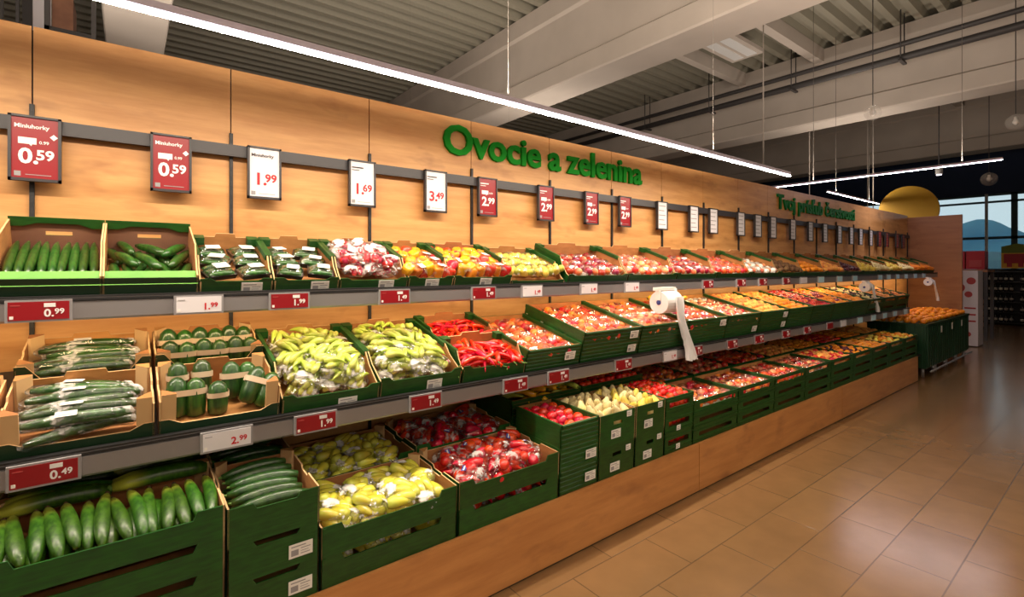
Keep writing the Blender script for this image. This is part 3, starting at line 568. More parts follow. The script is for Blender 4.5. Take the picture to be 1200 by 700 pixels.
# ================================================================ CRATES
def rectpanel(b, u0, u1, z0, z1, fn, t, out, inn, holes=()):
    # vertical strips with rectangular hand holes
    segs = [(u0, u1, z0, z1)]
    for hu0, hu1, hz0, hz1 in holes:
        segs = [(u0, hu0, z0, z1), (hu1, u1, z0, z1), (hu0, hu1, z0, hz0), (hu0, hu1, hz1, z1)]
    for a, c, d, e in segs: b.prism([(a, d), (c, d), (c, e), (a, e)], t, out, fn, out, inn)
PC = {}
def panel(kind, w, d, h, fh, style):
    k = (kind, round(w, 3), round(d, 3), round(h, 3), round(fh, 3), style)
    if k in PC: return PC[k]
    b = MB(); t = .006; G, K, E = 'crate_green', 'kraft', 'kraft_edge'
    F = lambda a, z, q: (a, q, z)              # front
    Bk = lambda a, z, q: (w-a, d-q, z)         # back
    Lf = lambda a, z, q: (q, d-a, z)           # left
    Rt = lambda a, z, q: (w-q, a, z)           # right
    if kind == 'front':
        if style in ('notch',):
            c = min(.08, w*.16)
            b.prism([(0,0),(w,0),(w,h),(w-c,h),(w-c-.012,h-.028),(c+.012,h-.028),(c,h),(0,h)], t, G, F, G, K)
            b.prism([(w*.0+.004,.004),(.02,.004),(.02,h-.004),(.004,h-.004)], .003, 'crate_green', lambda a, z, q: (a, -q, z))
        elif style == 'tab':
            b.prism([(0,0),(w,0),(w,h),(w*.78,h),(w*.74,h-.02),(w*.30,h-.02),(w*.26,h),(0,h)], t, G, F, G, K)
        elif style in ('ridge', 'wide'):
            n = max(2, int(h/.022)); 
            for i in range(n):
                z0 = h*i/n; z1 = h*(i+1)/n
                b.prism([(0,z0),(-.007,z0+.003),(-.007,z1-.006),(0,z1)], w, G, lambda a, z, q: (q, a+.007, z))
            b.box(0,.006,0,w,.01,h,K)
        elif style == 'slot':
            c = w*.13
            b.box(0,0,0,c,t,h,G); b.box(w-c,0,0,w,t,h,G); b.box(c,0,0,w-c,t,h*.42,G); b.box(c,0,h*.70,w-c,t,h,G)
            for z in (h*.12, h*.28, h*.84): b.box(0,-.004,z-.004,w,0,z+.004,G)
        elif style == 'hole':
            rectpanel(b, 0, w, 0, h, F, t, G, K, [(w*.38, w*.62, h*.62, h*.74)])
        elif style == 'low':
            b.prism([(0,0),(w,0),(w,fh*1.25),(w-.04,fh*1.25),(w-.06,fh),(.06,fh),(.04,fh*1.25),(0,fh*1.25)], t, G, F, G, K)
        elif style == 'lip':
            b.box(0,0,0,w,t,fh-.01,'crate_dark'); b.add([(0,-.003,fh-.036),(w,-.003,fh-.036),(w,.045,fh+.004),(0,.045,fh+.004),(0,.045,fh-.004),(w,.045,fh-.004),(0,.006,fh-.04),(w,.006,fh-.04)], [(0,1,2,3),(3,2,5,4),(4,5,7,6),(6,7,1,0),(0,3,4,6),(1,7,5,2)], 'crate_green_lit')
        elif style == 'brown':
            b.prism([(0,0),(w,0),(w,fh*1.6),(w-.03,fh*1.6),(w-.07,fh),(.07,fh),(.03,fh*1.6),(0,fh*1.6)], t, E, F, 'crate_dark', K)
    elif kind == 'back':
        if style == 'lip':
            rectpanel(b, 0, w, 0, h, Bk, t, G, 'kraft_dark', [(w*.36, w*.64, h*.62, h*.72)])
        elif style in ('low', 'brown'):
            b.prism([(0,0),(w,0),(w,h),(w*.66,h),(w*.64,h+.018),(w*.36,h+.018),(w*.34,h),(0,h)], t, E, Bk, K, K)
        else: b.prism([(0,0),(w,0),(w,h),(0,h)], t, E if style not in ('ridge', 'slot') else G, Bk, G, K)
    elif kind in ('left', 'right'):
        fn = Rt if kind == 'right' else (lambda a, z, q: (q, a, z))
        f0 = fh if style in ('low', 'lip') else h
        out = G if style != 'brown' else K; ins = K
        s = [(0,0),(d,0),(d,h),(d*.32,h),(d*.22,(h+f0)/2),(.03,f0+.006),(0,f0)] if f0 < h else [(0,0),(d,0),(d,h),(d*.60,h),(d*.57,h-.015),(d*.38,h-.015),(d*.35,h),(0,h)]
        b.prism(s, .006, E if style not in ('ridge', 'slot', 'wide') else G, fn, out, ins)
        if style in ('ridge', 'slot', 'wide', 'low'):  # folded green rim on both sides of the wall
            y0 = 0 if f0 >= h else d*.32
            x0 = -.003 if kind == 'left' else w-.012
            b.box(x0, y0, h-.022, x0+.015, d, h+.002, G)
    elif kind == 'base': b.box(.004,.004,0,w-.004,d-.004,.006,K)
    elif kind == 'flap':
        b.prism([(0,h-.028),(0,h+.012),(w,h+.012),(w,h-.028),(w*.86,h-.030),(w*.72,h-.012),(w*.28,h-.012),(w*.14,h-.026)][::-1], .006, G, lambda a, z, q: (a, d-.016+q, z))
    elif kind == 'post': b.prism([(0,0),(.045,0),(.045,.008),(.008,.045),(0,.045)], h+.022, E, lambda a, c, q: (a, c, q), K, K)
    elif kind == 'cornerl': b.box(0,d-.05,h-.03,.05,d+.002,h+.006,G)
    elif kind == 'cornerr': b.box(w-.05,d-.05,h-.03,w,d+.002,h+.006,G)
    me = b.data('crate_'+kind); PC[k] = me; return me
big_label = MB().box(0,-.0015,0,.085,0,.052,'paper').box(.008,-.002,.008,.034,-.0015,.03,'print').box(.042,-.002,.03,.077,-.0015,.033,'print').box(.042,-.002,.02,.07,-.0015,.022,'print').box(.042,-.002,.010,.075,-.0015,.013,'print').box(.008,-.002,.04,.06,-.0015,.044,'print').data('big_label')
small_label = MB().box(0,-.0015,0,.045,0,.035,'paper').box(.006,-.002,.008,.036,-.0015,.012,'print').box(.006,-.002,.02,.03,-.0015,.024,'print').data('small_label')
def crate(row, x, w, d0, d, h, fh, style, label, cat='crate', n0=0, lab=None, group=None):
    M = row.M(x, d0, n0)
    root = link('produce_crate', None, None, M); tag(root, label, cat, group)
    for kind, nm in (('front', 'front_panel'), ('back', 'back_panel'), ('left', 'side_panel'), ('right', 'side_panel'), ('base', 'base')):
        link(nm, panel(kind, w, d, h, fh, style), root)
    if style == 'lip': link('top_flap', panel('flap', w, d, h, fh, style), root)
    if style in ('brown', 'notch', 'tab'):
        pm = panel('post', w, d, h, fh, style); o_ = .007
        cs = [(o_, d-o_, -PI/2), (w-o_, d-o_, PI)] + ([(o_, o_, 0), (w-o_, o_, PI/2)] if style == 'brown' else [])
        for cx_, cy_, ra in cs: link('corner_post', pm, root, T((cx_, cy_, 0)) @ RZ(ra))
    if style in ('low',):
        for kk in ('cornerl', 'cornerr'): link('corner_flap', panel(kk, w, d, h, fh, style), root)
    for l in (lab or []):
        typ, lx, lz = l; link('paper_label', big_label if typ == 'B' else small_label, root, T((lx, -.0085 if style in ('ridge', 'slot') else -.003, lz)))
    return M

def fill(M, pname, w, d, h, nx, ny, where, layers=1, size=None, jit=.12, rot='any', crown=0, z0=None, alt=None, skip=0, pad=.012, top=None, tilt=.15, children=True, dstart=0, dend=None, zj=0):
    """place items in rows; top layer centre height = top"""
    de = dend if dend is not None else d
    fit = 1
    isbag = 'bag' in pname
    if isbag and rot == 'flat360': pad = max(pad, .052)
    if 'tray' in pname or 'pack' in pname:
        sxx = .126 if 'mini' in pname or 'tri' in pname else .152; syy = .106 if 'mini' in pname or 'tri' in pname else .113
        fit = min(1, (w-2*pad)/nx/sxx, (de-dstart-2*pad)/ny/syy)
    px_ = (w-2*pad)/nx; py_ = (de-dstart-2*pad)/ny
    for L in range(layers):
        for i in range(nx):
            for j in range(ny):
                if skip and R.random() < skip: continue
                off = .5 if (j % 2 and rot == 'any' and nx > 4) else 0
                if i+off > nx-.4: continue
                x = pad+(i+.5+off*.6)*px_+R.uniform(-jit, jit)*px_; y = dstart+pad+(j+.5)*py_+R.uniform(-jit, jit)*py_
                zz = top-L*size + crown*(math.sin(PI*(i+.5)/nx)*.6+.4*math.sin(PI*(j+.5)/ny))-crown*.6+R.uniform(-zj, zj)
                if rot == 'any': Q = Euler((R.uniform(-.6, .6), R.uniform(-.6, .6), R.uniform(0, 6.28))).to_matrix().to_4x4()
                elif rot == 'flat': Q = Euler((R.uniform(-tilt, tilt), R.uniform(-tilt, tilt), R.uniform(-.35, .35))).to_matrix().to_4x4()
                elif rot == 'flat360': Q = Euler((R.uniform(-tilt, tilt), R.uniform(-tilt, tilt), R.uniform(0, 6.28))).to_matrix().to_4x4()
                elif rot == 'x': Q = Euler((R.uniform(-.05, .05), R.uniform(-.3, .3), PI/2+R.uniform(-tilt, tilt))).to_matrix().to_4x4()
                elif rot == 'y': Q = Euler((R.uniform(-.05, .05), R.uniform(-.3, .3), R.uniform(-tilt, tilt))).to_matrix().to_4x4()
                elif rot == 'stand': Q = Euler((R.uniform(-.1, .1), R.uniform(-.08, .08), R.uniform(-tilt, tilt))).to_matrix().to_4x4()
                p = pname if not alt or R.random() < .5 else alt
                s = R.uniform(.93, 1.06)*fit if fit == 1 else fit
                spawn(p, M @ T((x, y, zz)) @ Q @ S3(s, s, s), where, PR[p][0].replace('loose ', '')[:50]+' '+where, children)

# ---- TOP SHELF
ti = [0]
def toplab(what): 
    s = 'crate of %s, %s from the left on the top shelf' % (what, ORD[ti[0]]); ti[0] += 1
    return s, 'in the %s top-shelf crate from the left' % ORD[ti[0]-1]
def tcr(x, w, what, h=.125, fh=.055, style='low', d=.42, lab=None):
    l, wh = toplab(what); return crate(TOP, x, w, .005, d, h, fh, style, l, lab=lab), wh
cw = .012
M, wh = tcr(-.38, .30, 'short dark cucumbers', .175, .08, 'lip')
for i in range(9): spawn('cucumber', M @ T((.03+.030*i, .215, .075)) @ RX(.10) @ RZ(R.uniform(-.05, .05)) @ S3(.85, 1.7, 1), wh, 'cucumber '+wh)
fill(M, 'cucumber', .30, .42, .1, 8, 1, 'lower down '+wh, 1, .036, .06, 'y', top=.035, tilt=.06)
M, wh = tcr(-.078, .312, 'loosely tumbled dark cucumbers', .175, .08, 'lip')
fill(M, 'cucumber', .312, .42, .1, 7, 2, wh, 1, .036, .08, 'y', top=.045, tilt=.4, zj=.008, dstart=.07)
fill(M, 'cucumber', .312, .42, .1, 3, 2, wh, 1, .036, .15, 'y', top=.08, tilt=.7, zj=.008, dstart=.08)
for x, w, what in ((.24, .285, 'labelled trays of small cucumbers'), (.532, .295, 'more labelled trays of small cucumbers')):
    M, wh = tcr(x, w, what, .125, .05, lab=[('B', w*.55, -.008)])
    fill(M, 'mini_cucumber_tray', w, .40, .1, 2, 3, wh, 1, .05, .03, 'flat', top=.05, tilt=.06, pad=.006)
M, wh = tcr(.835, .365, 'radish bags heaped above the rim', .125, .045, lab=[('B', .2, -.008)])
fill(M, 'radish_bag', .365, .42, .1, 3, 3, wh, 2, .05, .12, 'flat360', top=.115, tilt=.4, crown=.03)
M, wh = tcr(1.208, .28, 'mixed bell pepper packs, narrow', .125, .05, lab=[('B', .10, -.006)])
fill(M, 'tri_pack', .28, .42, .1, 2, 4, wh, 1, .05, .06, 'flat', top=.07, tilt=.25, alt='tri_pack_b', crown=.02)
M, wh = tcr(1.496, .42, 'mixed bell pepper packs, wide', .125, .05, lab=[('B', .18, -.006)])
fill(M, 'tri_pack_b', .42, .42, .1, 3, 4, wh, 1, .05, .06, 'flat', top=.075, tilt=.25, alt='tri_pack', crown=.02)
M, wh = tcr(1.925, .46, 'small citrus in white streaked bags', .11, .02)
fill(M, 'potato_bag', .46, .42, .1, 3, 3, wh, 1, .05, .05, 'flat', top=.065, tilt=.15)
FAR = [('dark_tray', 'red apples in white trays'), ('pink_tray', 'pink apples in white trays'), ('dark_tray', 'dark red apples in white trays'), ('apple_tray', 'red and yellow apples in trays'),
       ('white_tray', 'pale pink vegetable packs'), ('kiwi', 'brown kiwis'), ('mandarin', 'mandarins'), ('peach', 'peaches'), ('plum', 'dark plums'), ('green_pear', 'yellow pears'), ('garlic', 'pale onions'), ('lemon', 'lemons'), ('garlic', 'pale onions again'), ('carrot', 'carrots'), ('carrot', 'carrots beside the end panel')]
for k, (p, what) in enumerate(FAR):
    x = 2.42+.65*k
    M, wh = tcr(x, .64, what, .15, .05, 'low')
    if 'tray' in p: fill(M, p, .64, .42, .1, 4, 3, wh, 1, .05, .05, 'flat', top=.03, tilt=.15, children=k < 4)
    elif p == 'carrot': fill(M, p, .64, .42, .1, 12, 2, wh, 2, .03, .1, 'y', top=.09, tilt=.3, children=False, crown=.03)
    elif p in ('garlic', 'lemon'): fill(M, p, .64, .42, .1, 9, 6, wh, 1, .05, .15, 'any', top=.08, children=False, crown=.03)
    else: fill(M, p, .64, .42, .1, 8, 5, wh, 1, .05, .15, 'any', top=.07, children=False, crown=.03)

# ---- MIDDLE SHELF
mi = [0]
def mcr(x, w, what, d0=.005, d=.6, h=.13, fh=.055, style='low', lab=None, n0=0, pos=None):
    pos = pos or '%s from the left on the middle shelf' % ORD[mi[0]]
    return crate(MID, x, w, d0, d, h, fh, style, 'crate of %s, %s' % (what, pos), n0=n0, lab=lab), ('in the '+pos.replace(' in the', ',').replace('second,', 'second crate,').replace('leftmost,', 'leftmost crate,').replace('of the ', '').replace('on the ', '').replace('from the left', 'crate from the left').replace('crate from the left middle shelf', 'middle-shelf crate from the left').replace('the other chili crate', 'middle shelf').replace('in the in front of', 'at the front of'))
M, wh = mcr(-.74, .40, 'dark vegetables', .005, .32, .14, .04, 'brown', pos='cut off at the left end of the middle shelf')
M, wh = mcr(-.325, .40, 'film wrapped cucumbers', .005, .325, .13, .035, 'brown', pos='leftmost in the front row of the middle shelf')
fill(M, 'wrapped_cucumber', .40, .325, .1, 1, 6, wh, 2, .04, .04, 'x', top=.095, tilt=.28, alt='wrapped_cucumber_plain', zj=.006)
M, wh = mcr(-.325, .40, 'film wrapped cucumbers', .345, .325, .13, .09, 'brown', pos='leftmost in the rear row of the middle shelf', n0=.03)
fill(M, 'wrapped_cucumber', .40, .325, .1, 1, 6, wh, 2, .04, .04, 'x', top=.10, tilt=.12, alt='wrapped_cucumber_plain', zj=.006)
M, wh = mcr(.088, .405, 'paper banded zucchini bundles', .005, .325, .13, .035, 'brown', pos='second in the front row of the middle shelf')
spawn('bundle', M @ T((.06, .10, .008)) @ RX(-.25), wh, 'banded zucchini '+wh); spawn('single_band', M @ T((.195, .08, .008)) @ RX(-.2) @ S3(1, 1, .85), wh, 'banded zucchini '+wh)
spawn('bundle', M @ T((.255, .17, .02)) @ RX(-.3) @ RZ(.2), wh, 'banded zucchini '+wh); spawn('single_band', M @ T((.07, .22, .02)) @ RX(-.2), wh, 'banded zucchini '+wh)
spawn('bundle', M @ T((.295, .09, .03)) @ RZ(-.1) @ RX(-.5) @ RY(.35), wh, 'banded zucchini '+wh); spawn('single_band', M @ T((.155, .22, .02)) @ RX(-.3), wh, 'banded zucchini '+wh)
M, wh = mcr(.088, .405, 'paper banded zucchini bundles', .345, .325, .13, .09, 'brown', pos='second in the rear row of the middle shelf', n0=.03)
for i in range(3):
    spawn('bundle', M @ T((.055+.125*i, .08, .008)) @ RX(-.2) @ RZ(R.uniform(-.1, .1)), wh, 'banded zucchini '+wh)
    spawn('bundle', M @ T((.055+.12*i, .20, .02)) @ RX(-.2) @ RZ(R.uniform(-.1, .1)), wh, 'banded zucchini '+wh)
mi[0] = 2
for x, w, fh, p, q, what in ((.505, .42, .062, 'lime_bag', 'lime_bag_b', 'pale green peppers beside banded zucchini'), (.932, .44, .075, 'lime_bag', 'lime_bag_b', 'pale green peppers beside red chilies')):
    M, wh = mcr(x, w, what, .005, .60, .155, fh, 'low', lab=[('B', w*.55, -.02 if x < .8 else .0)]); mi[0] += 1
    fill(M, p, w, .60, .1, 3, 4, wh, 2, .055, .1, 'flat360', top=.11, tilt=.35, alt=q, crown=.035)
# red chilies, two crates deep
M, wh = mcr(1.385, .42, 'loose red chilies', .005, .29, .15, .075, 'low', pos='in front of the other chili crate on the middle shelf')
fill(M, 'chili', .42, .29, .1, 9, 3, wh, 3, .022, .15, 'flat360', top=.092, tilt=.25, zj=.006, crown=.012)
M, wh = mcr(1.385, .42, 'loose red chilies', .30, .32, .165, .12, 'low', pos='behind the other chili crate on the middle shelf')
fill(M, 'chili', .42, .32, .1, 9, 3, wh, 3, .022, .15, 'flat360', top=.115, tilt=.25, zj=.006, crown=.02)
mi[0] = 5
M, wh = mcr(1.812, .44, 'apples in filmed trays', .005, .60, .135, .135, 'ridge', lab=[('B', .30, .045)]); mi[0] += 1
fill(M, 'apple_tray_o', .44, .60, .1, 3, 5, wh, 1, .05, .05, 'flat', top=.06, tilt=.12, alt='apple_tray', pad=.006)
MF = [('apple_tray_o', 'orange blushed and red apple trays', 'apple_tray'), ('pink_tray', 'pink apple trays', 'apple_tray_o'), ('apple_tray', 'red apple trays', 'dark_tray'), ('pink_tray', 'pink and pale apple trays', 'white_tray'), ('peach', 'peaches', None), ('peach', 'peaches again', 'mandarin'), ('red_apple', 'red apples', 'dark_apple'), ('dark_apple', 'dark red apples', 'orange'), ('orange', 'oranges', 'mandarin'), ('garlic', 'pale onions and plums', 'plum'), ('mandarin', 'mandarins beyond the bag roll', 'peach'), ('kiwi', 'brown kiwis', 'orange')]
for k, (p, what, alt) in enumerate(MF):
    x = 2.262+.583*k; w = .575; st = 'ridge' if k < 9 else 'slot'
    crate(MID, x, w, .005, .60, .1, .1, st, 'lower green ridged crate under the %s middle-shelf crate from the left' % ORD[mi[0]], lab=[('B', w*.78, .03)] if k in (0, 3, 4) else None)
    M, wh = mcr(x, w, what, .005, .60, .105, .105, st, n0=.1, lab=[('B', w*.78, .03)] if k in (0, 2, 4) else None); mi[0] += 1
    if 'tray' in p: fill(M, p, w, .60, .1, 4, 5, wh, 1, .05, .05, 'flat', top=.022, tilt=.12, alt=alt, pad=.006, children=k < 3)
    else: fill(M, p, w, .60, .1, 8, 8, wh, 1, .05, .15, 'any', top=.075, alt=alt, children=False, crown=.02)
# golden peppers in an open rear crate by the bag roll
for i in range(10):
    spawn('gold_pointed', MID.M(3.52+.045*i, .40+.05*(i % 3), .225+.012*(i % 2)) @ RZ(R.uniform(0, 6)), 'heaped behind the first bag roll on the middle shelf', 'golden peppers behind the first bag roll')

# ---- BOTTOM TIER
ST = ['first','second','third','fourth','fifth','sixth','seventh','eighth','ninth','tenth','eleventh','twelfth','thirteenth','fourteenth','fifteenth','sixteenth','seventeenth','eighteenth']
def stack(i, x, w, d, h, n, style, what, labs=None, toplabs=None, d0=.005):
    where = '%s bottom-tier stack from the left' % ST[i]
    for k in range(n-1):
        pos = 'lowest' if k == 0 else ('second' if k == 1 else ('third' if k == 2 else 'fourth'))+' from below'
        crate(BOT, x, w, d0, d, h, h, style, 'green crate, %s in the %s' % (pos, where), n0=k*h, lab=labs)
    M = crate(BOT, x, w, d0, d, h, h, style, 'crate of %s, top of the %s' % (what, where), n0=(n-1)*h, lab=toplabs)
    return M, 'in the %s' % where
M, wh = stack(0, -.345, .608, .42, .109, 4, 'notch', 'large zucchini')
for i in range(14):
    spawn('zucchini', M @ T((.035+.0415*i, .16+R.uniform(-.012, .012), .082+R.uniform(-.006, .010))) @ RX(.16) @ RY(R.uniform(-.4, .4)) @ RZ(R.uniform(-.08, .2)) @ S3(.70, R.uniform(.95, 1.06), .74), wh, 'zucchini '+wh)
for i in range(9):
    spawn('zucchini', M @ T((.06+.06*i, .17+R.uniform(-.01, .01), .035)) @ RZ(R.uniform(-.05, .05)) @ S3(1, .95, 1), 'under the others '+wh, 'lower zucchini '+wh)
for i in range(2): spawn('zucchini_plain', M @ T((.155+.29*i, .335, .115+.008*i)) @ RZ(PI/2+.03) @ S3(1, .85, 1), 'lying crosswise '+wh, 'crosswise zucchini '+wh)
for i in range(2): spawn('zucchini_plain', M @ T((.155+.29*i, .385, .112)) @ RZ(PI/2-.03) @ S3(1, .85, 1), 'lying rearmost '+wh, 'rearmost crosswise zucchini '+wh)
M, wh = stack(1, .27, .31, .40, .138, 3, 'tab', 'dark cucumbers', labs=[('B', .20, .03)])
for i in range(6): spawn('dark_cucumber', M @ T((.15+R.uniform(-.01, .01), .035+.055*i, .112+.004*i)) @ RZ(PI/2+R.uniform(-.12, .12)), wh, 'dark cucumbers '+wh)
for i in range(6): spawn('dark_cucumber', M @ T((.15, .04+.055*i, .062)) @ RZ(PI/2), 'lower down '+wh, 'lower dark cucumbers '+wh)
M, wh = stack(2, .588, .612, .41, .122, 2, 'notch', 'bagged yellow peppers')
fill(M, 'yellow_bag', .612, .41, .1, 4, 3, wh, 2, .05, .12, 'flat360', top=.095, tilt=.35, crown=.03)
fill(T((0, 0, -.122)) @ M if False else BOT.M(.588, .005, 0), 'yellow_bag', .612, .25, .1, 4, 1, 'low in the third bottom-tier stack', 1, .05, .1, 'flat', top=.06, tilt=.2)
M, wh = stack(3, 1.21, .635, .42, .125, 2, 'notch', 'bagged red peppers')
fill(M, 'red_bag', .635, .42, .1, 4, 3, wh, 2, .05, .12, 'flat360', top=.105, tilt=.4, alt='red_bag_b', crown=.035)
fill(BOT.M(1.21, .005, 0), 'red_bag', .635, .25, .1, 4, 1, 'low in the fourth bottom-tier stack', 1, .05, .1, 'flat', top=.065, tilt=.2)
M, wh = stack(4, 1.855, .30, .40, .130, 3, 'ridge', 'bright red apples', labs=[('B', .19, .035)])
fill(M, 'shiny_apple', .30, .40, .1, 4, 5, wh, 1, .05, .1, 'any', top=.10, crown=.015)
M, wh = stack(5, 2.165, .325, .40, .19, 2, 'hole', 'pale yellow pears', labs=[('B', .10, .03), ('S', .24, .13)], toplabs=[('B', .10, .04), ('S', .24, .15)])
fill(M, 'pear', .325, .40, .1, 4, 5, wh, 2, .055, .1, 'any', top=.175, crown=.02)
M, wh = stack(6, 2.50, .30, .40, .19, 2, 'hole', 'yellow pears', labs=[('B', .08, .03), ('S', .22, .13)], toplabs=[('B', .08, .04), ('S', .22, .15)])
fill(M, 'green_pear', .30, .40, .1, 4, 5, wh, 2, .055, .1, 'any', top=.175, crown=.02, alt='pear')
M, wh = stack(7, 2.81, .325, .40, .127, 3, 'slot', 'red tomatoes', labs=[('S', .12, .02)])
fill(M, 'tomato', .325, .41, .1, 5, 6, wh, 2, .05, .12, 'any', top=.115, crown=.03)
for k in range(2): fill(BOT.M(2.81, .005, k*.127), 'tomato', .325, .12, .1, 5, 1, 'in the slotted crates under the top tomato crate', 1, .05, .08, 'any', top=.06)
BF = [('pink_tray', 'pink apple trays', 'apple_tray'), ('apple_tray_o', 'orange blushed apple trays', 'pink_tray'), ('apple_tray', 'red apple trays', 'pink_tray'), ('dark_tray', 'dark red apple trays', 'pink_tray'), ('peach', 'peaches and apples', 'red_apple'), ('mandarin', 'mandarins and plums', 'plum'), ('orange', 'oranges', 'peach'), ('lemon', 'lemons', 'orange'), ('orange', 'a few oranges', 'lemon')]
for k, (p, what, alt) in enumerate(BF):
    x = 3.145+.622*k
    M, wh = stack(8+k, x, .615, .40, .102, 3, 'slot', what)
    if 'tray' in p: fill(M, p, .615, .40, .1, 4, 3, wh, 1, .05, .05, 'flat', top=.022, tilt=.12, alt=alt, pad=.006, children=k < 2)
    else: fill(M, p, .615, .40, .1, 8, 5, wh, 1, .05, .15, 'any', top=.075, alt=alt, children=False, crown=.015, skip=.0 if k < 7 else .3)
# rear row of the bottom tier (seen between the front crates and the middle shelf)
def rear(x, w, what, behind, p, alt, nx, ny, h=.13, z=.125, rot='any', n=1, crown=.02, top=None, tilt=.3, lay_=1, style='notch', ch=True):
    lab = 'green crate of %s, bottom rear row behind %s' % (what, behind)
    M = BOT.M(x, .44, z-.02)
    rt = crate(BOT, x, w, .44, .42, h, h, style, lab, n0=z)
    crate(BOT, x, w, .44, .42, z-.003, z-.003, style, 'plain green crate under the rear one behind %s' % behind, n0=0)
    fill(rt, p, w, .42, .1, nx, ny, 'in a rear bottom crate behind '+behind, lay_, .05, .12, rot, top=top or h-.03, alt=alt, crown=crown, tilt=tilt, children=ch)
rear(.27, .31, 'dark cucumbers', 'the dark cucumbers', 'dark_cucumber', None, 1, 6, .14, .28, 'x', top=.09, tilt=.1)
rear(-.345, .608, 'large zucchini', 'the large zucchini', 'zucchini_plain', None, 2, 4, .11, .34, 'x', top=.05, tilt=.1)
rear(.588, .612, 'yellow peppers', 'the bagged yellow peppers', 'yellow_bag', None, 4, 3, .122, .14, 'flat360', lay_=2, top=.10)
rear(1.21, .635, 'red peppers', 'the bagged red peppers', 'red_bag', 'red_bag_b', 4, 3, .13, .15, 'flat360', lay_=2, top=.11)
rear(1.855, .60, 'green pointed peppers', 'the shiny red apples', 'leaf_pepper', 'gold_pointed', 6, 4, .14, .27, 'flat360', top=.15, lay_=2, style='ridge')
rear(2.47, .66, 'tomatoes', 'the yellow pears', 'tomato', 'tomato', 10, 6, .14, .27, 'any', top=.14, style='ridge')
for k in range(8):
    p = ['apple_tray_o', 'pink_tray', 'apple_tray', 'peach', 'mandarin', 'red_apple', 'mandarin', 'peach'][k]  # the mandarin entries are oranges in the mandarin shape
    rear(3.145+.7*k, .68, ['orange blushed apple trays', 'pink apple trays', 'red and yellow apple trays', 'peaches', 'loose small oranges', 'red apples', 'mandarins', 'far peaches'][k], 'the %s stack' % ST[8+k], p, None, 4 if 'tray' in p else 8, 3 if 'tray' in p else 5, .11, .20, 'flat' if 'tray' in p else 'any', top=.06 if 'tray' in p else .10, style='slot', ch=False)

# ================================================================ BAG ROLL HOLDERS
def bag_roll(x, z, y, s, lab):
    root = link('bag_dispenser', None, None, T((x, y, z)) @ S3(s, s, s)); tag(root, lab, 'bag dispenser')
    link('bracket', MB().box(-.10,-.005,.0,.10,.03,.02,'foam').box(-.09,-.02,-.06,-.085,.02,.01,'foam').box(.085,-.02,-.06,.09,.02,.01,'foam').data('bracket'), root)
    link('bag_roll', MB().tube([(-.08,0,-.075),(.08,0,-.075)], .07, 'bag_white', 24, False).data('bag_roll'), root)
    link('roll_core', MB().tube([(-.084,0,-.075),(.084,0,-.075)], .016, 'blue_print', 12).data('roll_core'), root)
    rr = random.Random(3); vs = []; n = 12; m = 18
    for i in range(m):
        t = i/(m-1)
        for j in range(n):
            u = j/(n-1)-.5; wdt = .10*(1-.35*math.sin(t*PI))*(1+.25*t)
            vs.append((.03+u*wdt+.05*t-.02*math.sin(t*5), -.078-.02*math.sin(u*22)*(.4+t)-.04*t+rr.uniform(-.004,.004), -.04-t*.40+rr.uniform(-.004,.004)))
    link('hanging_bag', MB().add(vs, [(i*n+j, i*n+j+1, (i+1)*n+j+1, (i+1)*n+j) for i in range(m-1) for j in range(n-1)], 'bag_white', True).data('hanging_bag'), root)
bag_roll(3.27, 1.42, 2.26, 1.2, 'nearest white plastic bag roll with a bag hanging down to the middle shelf')
bag_roll(7.75, 1.40, 2.27, .9, 'distant white bag roll hanging under the top shelf above the oranges')
bag_roll(11.2, 1.40, 2.34, .9, 'farthest white bag roll hanging beside the oak end panel')

# ================================================================ ORANGE BINS
for i in range(4):
    x = 9.05+.68*i
    root = link('fruit_bin', None, None, T((x, 1.92, 0))); tag(root, 'tall dark green bin of oranges, %s of four behind the plinth end' % ['nearest', 'second', 'third', 'farthest'][i], 'bin', 'tall dark green fruit bins')
    b = MB(); b.box(0,0,.13,.66,.72,.76,'bin_green')
    for k in range(7): b.box(.03+k*.095,-.018,.15,.065+k*.095,0,.74,'bin_green')
    for k in range(7): b.box(-.014,.04+k*.095,.15,0,.08+k*.095,.74,'bin_green')
    link('bin_body', b.data('bin_body'), root); link('rim', MB().box(-.02,-.022,.74,.68,.0,.775,'bin_green').box(-.02,.70,.74,.68,.74,.775,'bin_green').box(-.02,0,.74,0,.72,.775,'bin_green').box(.66,0,.74,.68,.72,.775,'bin_green').data('rim'), root)
    for lx, ly in ((.05, .05), (.61, .05), (.05, .67), (.61, .67)): link('leg', MB().tube([(lx,ly,0),(lx,ly,.14)], .02, 'rail_grey', 8).data('leg'), root)
    link('bumper_bar', MB().tube([(0,-.05,.10),(.67,-.05,.10)], .014, 'rail_grey', 8).tube([(.33,-.05,.10),(.33,.05,.14)], .012, 'rail_grey', 6).data('bumper_bar'), root)
    if i > 0: link('price_card', MB().box(.05,-.022,.60,.12,-.0185,.70,'paper').data('price_card'), root)
    for a in range(8):
        for c in range(7):
            zz = .80+.045*math.sin(PI*(a+.5)/8)*math.sin(PI*(c+.5)/8)
            spawn('orange' if (a+c) % 3 else 'mandarin', T((x+.05+.08*a+R.uniform(-.01,.01), 1.975+.095*c+R.uniform(-.01,.01), zz)) @ RZ(R.uniform(0, 6)) @ S3(1.1, 1.1, 1.1), 'heaped in the %s tall dark bin' % ['nearest', 'second', 'third', 'farthest'][i], 'citrus heaped in the tall dark bins', False)  # all oranges here; some use the smaller mandarin shape

